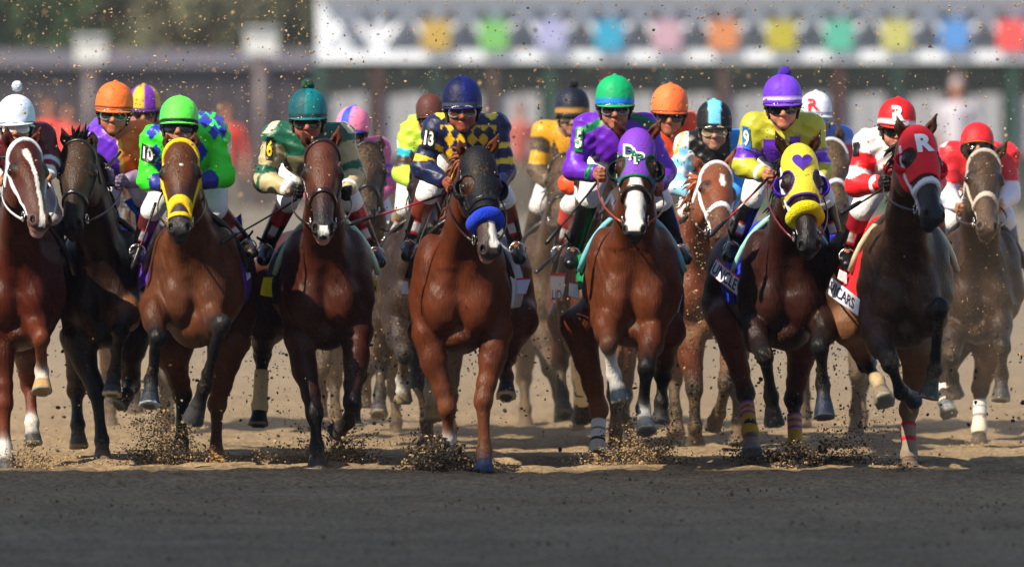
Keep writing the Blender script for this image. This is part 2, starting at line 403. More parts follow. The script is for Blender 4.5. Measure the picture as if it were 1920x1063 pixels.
    for key in ('FL', 'FR', 'HL', 'HR'):
        sp = h.get('legs', {}).get(key)
        if sp is None:
            r_ = rx*300 if key[0] == 'H' else 0
            sp = [(u0+(a+r_)*sc, v0+b*sc, c) for a, b, c in dl[key]]
        elif sp == 0: continue
        leg(key, sp, key[0] == 'F', -1 if key[1] == 'L' else 1)
    lo, hi = bounds(B, .04); res = h.get('res', 1.0)
    zh = min(poll[2], tip[2])-.12; yh = tip[1]-.15
    xs = ax(lo[0], hi[0], .0115*res, [(min(poll[0], tip[0])-.16, max(poll[0], tip[0])+.16, .0085*res)])
    ys = ax(lo[1], hi[1], .028*res, [(yh, poll[1]+.1, .012*res), (lo[1], C[1]+.1, .02*res)])
    zs = ax(lo[2], hi[2], .014*res, [(zh, hi[2], .009*res), (lo[2], lo[2]+.35, .011*res)])
    f = field(B, xs, ys, zs)
    X, Y, Z = xs[:, None, None], ys[None, :, None], zs[None, None, :]
    mus = (-.003*(1-2*np.abs(np.sin(X*15+Z*6+1.5*np.sin(Z*9+h['D']*9)+Y*5)))+.002*np.sin(X*41+Z*17+h['D'])*np.sin(Z*30-X*14+Y*11)-.0018*(1-2*np.abs(np.sin(Z*26+X*37+2*np.sin(X*23)))) ).astype(np.float32)
    f = f+mus*(Z < zh)*(Z > .55)
    V, Q = nets(f, xs, ys, zs)
    col, am, ps, ts = colour(B, V, .016)
    # markings
    loc = (V-poll)@R.T/HS; l, n, t = loc.T
    onhead = (np.abs(l) < .13) & (t > -.02) & (t < .63) & (n > -.2)
    if 'blaze' in h:
        for (t0, l0, w0), (t1, l1, w1) in zip(h['blaze'][:-1], h['blaze'][1:]):
            m = onhead & (t >= t0) & (t < t1) & (n > -.1); q_ = (t-t0)/(t1-t0)
            dd = np.abs(l-(l0+(l1-l0)*q_))/(w0+(w1-w0)*q_)+.12*np.sin(t*90)
            a_ = np.clip((1.1-dd)*4, 0, 1)*m
            col = col*(1-a_[:, None])+np.array(h.get('blazecol', WHITE))*a_[:, None]
    for s_ in (-1, 1):
        nd = ((l-s_*.046)/.016)**2+((t-.567)/.026)**2+((n+.03)/.035)**2
        a_ = np.clip(1.3-nd, 0, 1)*onhead; col = col*(1-a_[:, None])+np.array((.01, .007, .007))*a_[:, None]
        ed = ((l-s_*.086)/.03)**2+((t-.195)/.034)**2
        a_ = np.clip(1.4-ed, 0, 1)*onhead*(n > -.1)*.8; col = col*(1-a_[:, None])+BLACK*a_[:, None]
    if h.get('mouth'):
        a_ = np.clip(1.2-((t-.59)/.03)**2-((n+.12)/.05)**2, 0, 1)*onhead
        col = col*(1-a_[:, None])+np.array((.55, .3, .28))*a_[:, None]
    for pm, hv, p3, sole, rim, hr, hc in hoofs:
        e_ = V-pm; a_ = e_@hv; r = np.linalg.norm(e_-np.outer(a_, hv), axis=1)
        m = (a_ > .012) & (a_ < .2) & (r < hr*1.35)
        col[m] = hc*(.85+.3*np.sin(a_[m]*160)[:, None]**2); m = (np.abs(a_-.006) < .007) & (r < hr*1.2); col[m] = col[m]*.5
        d = (V-p3)@sole; r = np.linalg.norm(V-p3-np.outer(d, sole), axis=1)
        m = (np.abs(d) < .012) & (r < hr*1.25) & (r > hr*.6); col[m] = rim
    base = np.array((C[0], D+.6, 0))
    al = np.full(len(V), h.get('mud', .0)); low_ = np.clip((1.0-V[:, 2])/.9, 0, 1); al += low_*h.get('legmud', .38)
    ov = mk('race_horse', V, Q, np.clip(col, 0, 1), M_COAT, None, base, alpha=al)
    tag(ov, h['label'], 'horse', 'racehorses galloping in the field')
    # eyes
    for s_ in (-1, 1):
        c = H(s_*.0935, -.045, .2); g = []; Fe = []
        for i in range(9):
            for j in range(12):
                a, b = math.pi*i/8, 2*math.pi*j/12; g.append(c+.025*np.array((math.sin(a)*math.cos(b), math.sin(a)*math.sin(b), math.cos(a)*1.1)))
        Fe = [(i*12+j, i*12+(j+1) % 12, (i+1)*12+(j+1) % 12, (i+1)*12+j) for i in range(8) for j in range(12)]
        mk('eye', g, Fe, (.02, .01, .006), M_PLASTIC, ov)
    for w_ in wraps: w_.build('leg_wrap', M_CLOTH, ov, alpha=.15)
    # mane and forelock
    mc = np.array(h.get('mane', BLACK)); mb = MB(); cr0, cr1 = A(0, .22, .42), H(0, -.16, -.04); side = h.get('mane_side', -1)
    nm = h.get('nmane', 70)
    for i in range(nm):
        q_ = i/nm+random.uniform(-.02, .02); b = cr0+(cr1-cr0)*q_+np.array((0, 0, .05*math.sin(math.pi*q_)))
        ln = random.uniform(.08, .2)*h.get('mane_len', 1); o_ = np.array((side*random.uniform(.3, 1), random.uniform(-.1, .5), random.uniform(-.1, .8)*h.get('mane_up', .5)))
        mid = b+o_*ln*.6; e_ = mid+np.array((side*.3*random.random(), random.uniform(.0, .6), -random.uniform(.1, .9)))*ln
        mb.tube(bez(b, mid, e_, 5), [.012, .014, .012, .008, .002], mc*random.uniform(.6, 1.5), n=4)
    mb.build('mane', M_HAIR, ov); mb = MB()
    for i in range(h.get('forelock', 14)):
        b = H(random.uniform(-.03, .03), -.04, random.uniform(-.02, .02)); up = h.get('tuft', .02)
        e_ = b+np.array((random.uniform(-.05, .05), -.04, random.uniform(.3, 1)*up))+R.T@np.array((0, .02, .03 if up > .05 else random.uniform(.04, .1)))
        mb.tube(bez(b, b*.5+e_*.5+N*.03, e_, 5), [.010, .011, .009, .006, .001], mc*random.uniform(.7, 1.5), n=4)
    if mb.V: mb.build('forelock', M_HAIR, ov)
    tl = MB(); t0_ = A(rx, 1.42, .2)
    for i in range(26):
        o_ = np.array((random.gauss(0, .03), random.gauss(0, .03), random.gauss(0, .03))); ty = random.uniform(.5, .9)
        tl.tube(bez(t0_+o_, t0_+o_+np.array((rx*.2, .25, .02)), t0_+o_*3+np.array((random.gauss(0, .06), ty, -ty*.6)), 7), [.015, .02, .02, .018, .014, .01, .003], mc, n=5)
    tl.build('tail', M_HAIR, ov)
    # tack, shaped on the head's own form
    hl = head_prims(fc, mz); hl = [p for p in hl]
    lx = ax(-.18, .18, .006); ln_ = ax(-.3, .1, .0065); lt = ax(-.1, .75, .006)
    hf = field(hl, lx, ln_, lt, .3); Lx, Ln, Lt = lx[:, None, None]/HS, ln_[None, :, None]/HS, lt[None, None, :]/HS
    def put(name, f_, c, m, cf=None, alpha=.1, par=ov):
        V_, Q_ = nets(f_, lx, ln_, lt)
        if len(V_) == 0: return None
        cc = np.tile(c, (len(V_), 1)) if cf is None else cf(V_/HS)
        if L[0]*1 > 0 and np.linalg.det(R) < 0: Q_ = Q_[:, ::-1]
        return mk(name, poll+V_@R, Q_, cc, m, par, alpha=alpha), bvh(poll+V_@R, Q_)
    out = dict(ob=ov, H=H, D=D, C=C, A=A, R=R, poll=poll)
    if 'hood' in h:
        hd = h['hood']; reg = np.maximum(Lt-(hd['t1']-.5*np.abs(Ln+.02)*0), -.035-Lt)*HS
        reg = np.maximum(reg, (-.15-Ln)*HS)
        ff = np.maximum(hf-.011, reg)
        for s_ in (-1, 1):
            if hd.get('cups'):
                cup = ell(np.array((s_*.102, -.075, .2))*HS, np.array((.05, .045, .06))*HS, k=.01); ff = smin(ff, cup.d(lx[:, None, None], ln_[None, :, None], lt[None, None, :]).astype(np.float32), .012)
            er = hd.get('eye', (.05, .07, .052))
            hole = ell(np.array((s_*.098, -.02, .2))*HS, np.array(er)*HS, k=.006); hdd = hole.d(lx[:, None, None], ln_[None, :, None], lt[None, None, :]).astype(np.float32)
            ff = -smin(-ff, hdd, .008)
        ff = np.maximum(ff, -(hf-.001))
        def hc_(v):
            l_, n_, t_ = v.T; c = np.tile(hd['col'], (len(v), 1))
            e = np.sqrt(((np.abs(l_)-.098)/er[0])**2+((n_+.02)/er[1])**2+((t_-.2)/er[2])**2)
            if 'trim' in hd: c[(e < 1.22)] = hd['trim']
            if 'cupcol' in hd: c[(np.abs(l_) > .108)] = hd['cupcol']
            if 'trim' in hd: c[t_ > hd['t1']-.014] = hd['trim']
            return c
        out['hood'] = put('hood', ff, None, M_HOOD, hc_, .12)
    bcol = np.array(h.get('bridle', BLACK*1.2)); bw = h.get('bw', .012)
    nt_ = h.get('nose_t', .37)
    regs = []
    if h.get('brow', 1): regs.append(np.maximum(np.abs(Lt+.8*Ln-.055)/1.28-bw, (-.16-Ln)))
    regs.append(np.maximum(np.maximum(np.abs(Ln+.085+.15*(Lt-.25))-bw*.8, .09-Lt), Lt-.5))
    if nt_: regs.append(np.abs(Lt+.25*Ln-nt_)/1.03-bw)
    if h.get('fig8'): regs.append(np.maximum(np.abs(Lt+.9*Ln-.415)/1.35-bw*.8, -.10-Ln)); regs.append(np.abs(Lt-.2*Ln-.50)-bw*.8)
    rg = regs[0]
    for r_ in regs[1:]: rg = np.minimum(rg, r_)
    bo = .013 if 'hood' not in h else .018
    sf = np.maximum(np.maximum(hf-bo, rg*HS), -(hf+.004))
    out['bridle'] = put('bridle', sf, bcol, M_LEATHER if bcol.mean() < .3 else M_CLOTH, alpha=.15)
    if 'roll' in h:
        rc, rt, rr = h['roll']
        rf = np.sqrt((hf-.012)**2+((Lt+.2*Ln-rt)*HS)**2)-rr; rf = np.maximum(rf, (-.13-Ln)*HS)
        put('noseband', rf, rc, M_FUZZ)
    # bit rings and reins
    mb = MB(); hands = h.get('hands') or []
    for s_ in (-1, 1):
        c = H(s_*.066, -.1, .475); ring = [c+.03*(R.T@np.array((0, math.cos(a), math.sin(a)))) for a in np.linspace(0, 2*math.pi, 13)]
        MB().tube(ring, .005, (.6, .6, .6), n=6).build('bit_ring', M_METAL, ov)
    mb = MB()
    for s_ in (-1, 1):
        c = H(s_*.07, -.12, .475); tgt = hands[0 if s_ < 0 else 1] if hands else A(s_*.08, .0, .5)
        mid = c*.5+tgt*.5+np.array((s_*.12, -.02, -.03)); mb.tube(bez(c, mid, tgt, 10), .009, h.get('rein', lin('2a1a16')), n=6, flat=.5)
    mb.build('reins', M_LEATHER, ov)
    # girth, saddle and cloth
    cc = h.get('cloth')
    if cc is not None:
        tp = [seg(A(0, .05, .0), A(rx*.45, .7, .03), .26, .275, s_=(hw, 1, 1.13), k=.05), seg(A(0, .3, .33), A(rx*.5, .8, .31), .09, .11, k=.09)]
        x0 = ax(C[0]-.45, C[0]+.45, .015); y0 = ax(C[1]+.2, C[1]+.85, .03); z0 = ax(C[2]-.15, C[2]+.55, .015)
        g = field(tp, x0, y0, z0); Y_ = y0[None, :, None]-C[1]; Z_ = z0[None, None, :]-C[2]
        g = np.maximum(np.maximum(g-.022, -(g-.004)), np.maximum(np.maximum(.25-Y_, Y_-.8), -.1-Z_))
        V_, Q_ = nets(g, x0, y0, z0); mk('saddle_cloth', V_, Q_, cc, M_CLOTH, ov, alpha=.15)
        pd = h.get('pad')
        mb = MB(); pc = np.array(pd if pd is not None else lin('1b1512'))
        for s_ in (-1, 1):
            mb.tube(bez(A(0, .12, .5), A(s_*.24, .12, .42), A(s_*.33, .28, .1), 8), .02, pc, n=8, flat=1)
        mb.tube([A(0, .2, .47), A(0, .45, .43), A(0, .6, .48)], [.05, .06, .05], lin('1b1512'), n=10, flat=2)
        mb.build('saddle', M_LEATHER, ov)
    return out
# ---------------------------------------------------------------- jockeys
def rot(roll, pitch, yaw=0):
    cr, sr, cp, sp, cy, sy = math.cos(roll), math.sin(roll), math.cos(pitch), math.sin(pitch), math.cos(yaw), math.sin(yaw)
    Ry = np.array([[cr, 0, sr], [0, 1, 0], [-sr, 0, cr]]); Rx = np.array([[1, 0, 0], [0, cp, -sp], [0, sp, cp]]); Rz = np.array([[cy, -sy, 0], [sy, cy, 0], [0, 0, 1]])
    return Ry@Rx@Rz          # columns: the head's own right, back and up axes
def helmet(c, r, M, cf, name, parent, peakc=None, band=None):
    prof = [(.02, 1.0), (.2, .98), (.38, .925), (.55, .835), (.70, .71), (.82, .56), (.91, .38), (.965, .2), (.99, 0), (1.0, -.15), (1.0, -.3), (1.0, -.38), (.99, -.46), (.975, -.54)]
    n = 64; V = []; C = []
    for i, (q, z) in enumerate(prof):
        for j in range(n):
            a = 2*math.pi*j/n; x, y = q*math.sin(a), -q*math.cos(a)*1.12
            fr = max(0, math.cos(a)); zz = z-.16*fr**2*max(0, (.25-z))/.8
            seam = -.006*math.exp(-((((a/(math.pi/2))+.5) % 1-.5)*9)**2) if q > .1 else 0
            V.append(c+M@(r*np.array((x*(1+seam), y*(1+seam), zz)))); C.append(cf(a if a < math.pi else a-2*math.pi, z))
    Fc = [(i*n+j, (i+1)*n+j, (i+1)*n+(j+1) % n, i*n+(j+1) % n) for i in range(len(prof)-1) for j in range(n)]
    Fc.append(tuple(range(n)))
    mb = MB().add(V, Fc, np.array(C))
    # peak
    pk = np.array(peakc if peakc is not None else cf(0, -.5)); V = []; m = 25
    for k, (dr, dz) in enumerate([(.93, -.42), (1.0, -.52), (1.1, -.60), (1.16, -.66), (1.12, -.69), (.98, -.66), (.9, -.6)]):
        for j in range(m):
            a = -1.25+2.5*j/(m-1); w_ = max(0, math.cos(a*1.2))**.6
            q = .95+(dr-.95)*w_; V.append(c+M@(r*np.array((q*math.sin(a), -q*math.cos(a)*1.12, -.48+(dz+.46)*w_-.1*w_))))
    Fc = [(k*m+j, (k+1)*m+j, (k+1)*m+j+1, k*m+j+1) for k in range(6) for j in range(m-1)]
    mb.add(V, Fc, pk)
    o = mb.build(name, M_CAP, parent, alpha=.06)
    # dark shell and harness below the cap cover
    V = []
    for q, z in [(1.012, -.50), (1.012, -.60), (.99, -.64), (.93, -.62), (.9, -.5)]:
        for j in range(n):
            a = 2*math.pi*j/n; fr = max(0, math.cos(a)); V.append(c+M@(r*np.array((q*math.sin(a), -q*math.cos(a)*1.12, z-.12*fr**2))))
    Fc = [(i*n+j, (i+1)*n+j, (i+1)*n+(j+1) % n, i*n+(j+1) % n) for i in range(4) for j in range(n)]
    MB().add(V, Fc, BLACK).build('helmet_shell', M_PLASTIC, o)
    return o
def sector(cols, ph=0.0, band=None):
    """cap cover in vertical panels, with an optional (lo, hi, colour) band round it"""
    cols = [lin(c) for c in cols]
    bd = [(a, b, lin(c)) for a, b, c in (band or [])]
    def f(a, z):
        for lo, hi, c in bd:
            if lo <= z <= hi: return c
        return cols[int(((a+ph) % (2*math.pi))/(2*math.pi)*len(cols)) % len(cols)]
    return f
def hand_prims(c, d, s_, sk, pinch=False):
    """fist closed on the rein: palm, four curled fingers of unequal length, thumb on top"""
    d = nrm(d); up = nrm(np.array((s_*.25, 0, 1.0))-d*(d@np.array((s_*.25, 0, 1.0)))); sd_ = np.cross(d, up)*(-s_)
    w = lambda a, b, e: c+d*a+sd_*b+up*e
    L = [ell(w(0, 0, 0), (.034, .034, .040), k=.015, ca=sk), seg(w(-.05, 0, 0), w(-.01, 0, 0), .024, .028, ca=sk, k=.02)]
    for i, (z, ln) in enumerate(((.034, .9), (.013, 1.0), (-.010, .95), (-.032, .75))):
        k1 = w(.03, -.016, z); k2 = w(.052*ln, .006, z); k3 = w(.036*ln, .028, z); k4 = w(.012, .026, z)
        L += [seg(k1, k2, .0125, .0115, k=.006, ca=sk), seg(k2, k3, .0112, .0105, k=.005, ca=sk), seg(k3, k4, .0105, .009, k=.005, ca=sk)]
    L += [seg(w(-.015, .014, .03), w(.015, .022, .052), .014, .0125, k=.008, ca=sk), seg(w(.015, .022, .052), w(.042, .018, .052), .0122, .010, k=.005, ca=sk)]
    return L
def make_jockey(j, D):
    hu, hv, hr = j['h']; r = hr*D/F; c = P(hu, hv, D+.1)
    M = rot(j.get('roll', 0), j.get('pitch', -.12), j.get('hyaw', 0)); Rr = M.T; q = r/.123
    pu = lambda d_, k, dx, dy, dep: P(*(j.get(k) or (hu+dx, hv+dy)), D+dep+(j.get('dz', {}).get(k, 0)))
    sL, sR = pu(j, 'sL', -50, 58, .34), pu(j, 'sR', 50, 58, .34)
    eL, eR = pu(j, 'eL', -72, 138, .30), pu(j, 'eR', 72, 138, .30)
    hL, hR = pu(j, 'hL', -25, 158, .12), pu(j, 'hR', 25, 158, .12)
    hip = P(*(j.get('hip') or (hu+j.get('lean', 0), hv+75)), D+.95)
    kL, kR = pu(j, 'kL', -62, 190, .55), pu(j, 'kR', 62, 190, .55)
    aL, aR = pu(j, 'aL', -88, 285, .75), pu(j, 'aR', 88, 285, .75)
    tL, tR = pu(j, 'tL', -95, 305, .58), pu(j, 'tR', 95, 305, .58)
    sk = lin(j.get('skin', 'b27a58')); fr = (c, Rr); h3 = lambda x, y, z: c+M@(np.array((x, y, z))*q)
    he = lambda a, rad, col=sk, k=.02: S('ell', np.array(a)*q, None, np.array(rad)*q, k=k, frame=fr, ca=col)
    lip = sk*np.array((.75, .45, .45))
    B = [he((0, .0, -.03), (.098, .115, .12)), he((0, -.035, -.125), (.074, .075, .085), k=.03), he((0, -.07, -.2), (.036, .035, .032), k=.025),
         he((-.045, -.055, -.15), (.03, .035, .035), k=.03), he((.045, -.055, -.15), (.03, .035, .035), k=.03),
         he((0, -.10, -.078), (.075, .02, .016), k=.02),
         S('seg', np.array((0, -.105, -.10))*q, np.array((0, -.128, -.142))*q, .012*q, .016*q, k=.012, frame=fr, ca=sk),
         he((-.014, -.112, -.146), (.011, .013, .009), k=.008), he((.014, -.112, -.146), (.011, .013, .009), k=.008),
         he((0, -.101, -.173), (.024, .012, .0065), lip, k=.006), he((0, -.098, -.187), (.021, .012, .0075), lip, k=.006),
         he((-.097, .01, -.11), (.012, .02, .03)), he((.097, .01, -.11), (.012, .02, .03)),
         S('seg', np.array((-.017, -.118, -.180))*q, np.array((.017, -.118, -.180))*q, .005*q, .005*q, k=.004, frame=fr, sub=True)]
    hc = [p for p in B]
    msh = sL*.5+sR*.5
    neck = seg(h3(0, .03, -.1), msh+np.array((0, .02, .03)), .062, .075, k=.04, ca=sk)
    T = []      # torso and sleeves (tag, radii of the body; the shirt is the same shape a little larger)
    ch = msh*.75+hip*.25+np.array((0, 0, -.06))
    bw = j.get('belly', 1.0)
    T.append(seg(msh+np.array((0, .05, -.05)), hip+np.array((0, -.02, .02)), .135, .155, s_=(1.12, 1, .95), k=.08, ca=sk, tag='T'))
    T.append(ell(msh+np.array((0, .08, -.1)), (.165*bw, .15, .15), k=.06, ca=sk, tag='T'))
    T.append(seg(sL, sR, .068, .068, k=.06, ca=sk, tag='T'))
    for a, b, c_, t1, t2 in ((sL, eL, hL, 'LA', 'LF'), (sR, eR, hR, 'RA', 'RF')):
        T.append(seg(a, b, .060, .048, k=.04, ca=sk, tag=t1))
        w = b+(c_-b)*.74; T.append(seg(b, w, .052, .034, k=.03, ca=sk, tag=t2))
    g = lin(j['glove']) if 'glove' in j else sk
    hd = []
    for a, b, s_ in ((eL, hL, -1), (eR, hR, 1)):
        hd += hand_prims(b, b-a, s_, g); hd.append(seg(b-(b-a)*.35, b-nrm(b-a)*.04, .03, .025, k=.02, ca=sk))
    Lg = []
    for k_, a_, t_, s_ in ((kL, aL, tL, -1), (kR, aR, tR, 1)):
        Lg.append(seg(hip+np.array((s_*.07, 0, -.04)), k_, .09, .058, k=.05, ca=sk, tag='B'))
        Lg.append(seg(k_, a_, .055, .038, k=.03, ca=sk, tag='b')); Lg.append(seg(a_, t_, .036, .03, k=.02, ca=sk, tag='b'))
    pel = ell(hip, (.17, .17, .14), k=.08, ca=sk, tag='B')
    body = B+[neck]+T+hd+Lg+[pel]
    lo, hi = bounds(body, .03); zf = c[2]-.26*q
    res = j.get('res', 1.0)
    hmn = min(hL[2], hR[2])-.07; hmx = max(hL[2], hR[2])+.08
    xs = ax(lo[0], hi[0], .009*res, [(c[0]-.11, c[0]+.11, .006*res)]); ys = ax(lo[1], hi[1], .02*res, [(lo[1], c[1]+.1, .01*res)])
    zs = ax(lo[2], hi[2], .012*res, [(zf, hi[2], .0055*res), (hmn, hmx, .0065*res)])
    V, Q = nets(field(body, xs, ys, zs), xs, ys, zs); col, am, ps, ts = colour(body, V, .004)
    ob = mk('person', V, Q, col, M_SKIN, None, (hip[0], hip[1]-.4, kL[2]*.5+kR[2]*.5-.3))
    tag(ob, j['label'], 'jockey', 'jockeys riding in the race')
    # helmet and what sits on it
    cf = j['cap']; hel = helmet(c, r, M, cf, 'helmet', ob, None if 'peak' not in j else lin(j['peak']))
    hv_ = [v.co for v in hel.data.vertices]; hb = np.array(ob['_b']); HT = bvh(np.array([tuple(v) for v in hv_])+hb, [tuple(p.vertices) for p in hel.data.polygons])
    if 'pom' in j:
        pc, pr_ = lin(j['pom'][0]), j['pom'][1]*D/F; pcn = P(*j['pom'][2], D+.1) if len(j['pom']) > 2 else h3(0, 0, .123)+np.array((0, 0, pr_*.75))
        g_ = []; n1, n2 = 14, 20
        for a in range(n1+1):
            for b in range(n2):
                t1, t2 = math.pi*a/n1, 2*math.pi*b/n2; rr = pr_*random.uniform(.86, 1.12)
                g_.append(pcn+rr*np.array((math.sin(t1)*math.cos(t2), math.sin(t1)*math.sin(t2), math.cos(t1))))
        Fe = [(a*n2+b, (a+1)*n2+b, (a+1)*n2+(b+1) % n2, a*n2+(b+1) % n2) for a in range(n1) for b in range(n2)]
        mk('pompom', g_, Fe, pc, M_FUZZ, hel)
    else:
        MB().tube([h3(0, 0, .12), h3(0, 0, .128), h3(0, 0, .132)], [.016, .015, .008], cf(0, 1), n=12).build('cap_button', M_SILK, hel)
    # harness straps from the helmet to the chin
    mb = MB()
    for s_ in (-1, 1):
        mb.tube(bez(h3(s_*.112, -.01, -.06), h3(s_*.102, -.03, -.16), h3(0, -.07, -.238), 9), .0075, BLACK*2, n=6)
        mb.tube(bez(h3(s_*.108, -.03, -.06), h3(s_*.10, -.04, -.1), h3(s_*.088, -.05, -.165), 6), .006, BLACK*2, n=6)
    mb.build('chin_strap', M_CLOTH, ob)
    # goggles: two lens lobes in a frame, strap round the helmet
    gl = j.get('goggles', ('0b0a0b', '1a1718'))
    lc, fcg = lin(gl[0]), lin(gl[1]); gx = ax(-.14, .14, .0045); gy = ax(-.16, .06, .006); gz = ax(-.18, -.04, .0045)
    hp_ = [S(p.kind, p.a/q, None if p.kind == 'ell' else p.b/q, np.asarray(p.ra)/q if p.kind == 'ell' else p.ra/q, None if p.kind == 'ell' else p.rb/q, k=p.k, ca=p.ca) for p in B[:6]]
    hf = field(hp_, gx, gy, gz, .2); X, Y, Z = gx[:, None, None], gy[None, :, None], gz[None, None, :]
    gs = j.get('gsize', 1.0)
    reg = np.sqrt(((np.abs(X)-.04)/(.047*gs))**2+((Z+.103+.12*np.abs(X))/(.036*gs))**2)
    lens = np.maximum(np.maximum((hf-.017), -(hf-.004)), np.maximum((reg-1)*.03, Y+.02))
    V2, Q2 = nets(lens, gx, gy, gz)
    rg = np.sqrt(((np.abs(V2[:, 0])-.04)/(.047*gs))**2+((V2[:, 2]+.103+.12*np.abs(V2[:, 0]))/(.036*gs))**2)
    cg = np.where((rg > .80)[:, None], fcg, lc)
    go = mk('goggles', c+(V2*q)@M.T, Q2, cg, M_PLASTIC, ob)
    mb = MB(); st = [h3(.112*math.sin(a), -.122*math.cos(a), -.088) for a in np.linspace(.95, 2*math.pi-.95, 20)]
    mb.tube(st, .0085, lin(j.get('gstrap', '151314')), n=6); mb.build('goggle_strap', M_CLOTH, go)
    # clothes
    fn = j['silk']; wr = j.get('wr', 1.0)
    def cloth_mesh(name, prims, infl, m, cfn, alpha, wamp=.006, step=.009, clip=None):
        pr2 = []
        for p in prims:
            p2 = S(p.kind, p.a, None if p.kind == 'ell' else p.b, np.asarray(p.ra)+infl if p.kind == 'ell' else p.ra+infl, None if p.kind == 'ell' else p.rb+infl, k=p.k, s_=p.s, ca=(1, 1, 1), tag=p.tag); pr2.append(p2)
        lo, hi = bounds(pr2, .03); X_, Y_, Z_ = ax(lo[0], hi[0], step*res), ax(lo[1], hi[1], step*2*res), ax(lo[2], hi[2], step*res)
        f = field(pr2, X_, Y_, Z_); X, Y, Z = X_[:, None, None], Y_[None, :, None], Z_[None, None, :]
        ph = hu*.1
        wv = -(1-2*np.abs(np.sin(X*16+Z*27+1.6*np.sin(Z*11+Y*5+ph)+ph)))*.8-(1-2*np.abs(np.sin(Z*38-X*17+2.2*np.sin(X*13+Y*7+ph))))*.55+.35*np.sin(X*61+Z*23+2.5*np.sin(Z*21+ph))
        f = f+(wamp*wr*wv*(.6+.4*np.sin(X*9+Z*7+ph))).astype(np.float32)
        if clip is not None: f = np.maximum(f, clip(X, Y, Z))
        V_, Q_ = nets(f, X_, Y_, Z_); _, am, ps, ts = colour(pr2, V_, .01)
        u = 960+V_[:, 0]*F/V_[:, 1]; v = HZ+(CH-V_[:, 2])*F/V_[:, 1]
        tg = np.array([p.tag for p in ps])[am]; tt = np.array(ts)[am, np.arange(len(V_))]
        return mk(name, V_, Q_, cfn(u, v, tg, tt), m, ob, alpha=alpha), bvh(V_, Q_)
    shirt, ST = cloth_mesh('silk_shirt', T, .021, M_SILK, fn, j.get('mud', .05), .0062)
    bc = lin(j.get('breeches', 'e8e8ec'))
    cloth_mesh('breeches', [p for p in Lg if p.tag == 'B']+[pel], .016, M_CLOTH, lambda u, v, tg, tt: np.tile(bc, (len(u), 1)), j.get('mud', .1), .003, .012)
    bt = lin(j.get('boot_top', '101012'))
    for k_, a_, t_, s_ in ((kL, aL, tL, -1), (kR, aR, tR, 1)):
        kk = k_+(a_-k_)*.10
        pr = [seg(kk, a_, .060, .044, k=.02, tag='b'), seg(a_+np.array((0, .03, -.01)), t_, .042, .036, k=.02, s_=(1, 1, .9), tag='f'), ell(a_+np.array((0, .05, -.03)), (.035, .045, .03), k=.02, tag='f')]
        def bf(u, v, tg, tt):
            cc = np.tile(lin('0d0d10'), (len(u), 1)); cc[(tg == 'b') & (tt < .36)] = bt; return cc
        _, bt_tree = cloth_mesh('boot', pr, .008, M_LEATHER, bf, j.get('mud', .1), .0012, .009)
        if j.get('badge', True):
            m_ = kk+(a_-kk)*.68; pu_, pv_ = 960+m_[0]*F/m_[1], HZ+(CH-m_[2])*F/m_[1]; dd = nrm(np.array((a_[0]-kk[0], -(a_[2]-kk[2])))); pp = np.array((-dd[1], dd[0]))*-s_*s_
            w_, l_ = 7, 14; cpt = np.array((pu_, pv_)); qd = [cpt-pp*w_+dd*l_, cpt+pp*w_+dd*l_, cpt+pp*w_-dd*l_, cpt-pp*w_-dd*l_]
            ccf = grid_geo(5, 9); cols = np.array([lin('c0202a') if (y < .15 or y > .85) else lin('e8e6ea') for x, y in ccf[0]])
            decal('boot_badge', ccf, qd, bt_tree, m_[1], cols, M_CLOTH, ob, .004)
        mb = MB(); rc = a_*.4+t_*.6+np.array((0, 0, .0)); rg_ = [rc+np.array((.05*math.sin(a), .0, .045*math.cos(a)+.012)) for a in np.linspace(0, 2*math.pi, 17)]
        mb.tube(rg_, .006, (.5, .5, .5), n=6); mb.tube([rc+np.array((0, 0, .07)), rc*.55+hip*.45+np.array((s_*.17, -.2, -.2))], .01, lin('3a2a20'), n=5, flat=.5)
        mb.build('stirrup', M_METAL, ob)
    # cuffs
    if 'cuff' in j:
        for a, b in ((eL, hL), (eR, hR)):
            w0, w1 = b-(b-a)*.34, b-nrm(b-a)*.04; MB().tube([w0, w0*.7+w1*.3, w0*.3+w1*.7, w1], [.056, .060, .056, .043], lin(j['cuff']), n=20).build('cuff', M_SILK, ob, alpha=.1)
    return dict(ob=ob, helmet=HT, hel=hel, shirt=ST, shirt_ob=shirt, c=c, M=M, hands=(hL, hR), D=D, pts=dict(sL=sL, sR=sR, eL=eL, eR=eR, kL=kL, aL=aL))
def armband(J, quad, bg, fg, txt, tq=None, rim=None):
    o = decal('armband', grid_geo(9, 9), quad, J['shirt'], J['D']+.3, lin(bg), M_SILK, J['ob'], .010)
    if txt:
        q = np.array(quad, float); c = q.mean(0); tq = tq or (c+(q-c)*.72).tolist()
        decal('armband_number', text_geo(txt, .03), tq, J['shirt'], J['D']+.3, lin(fg), M_CLOTH, J['ob'], .015)
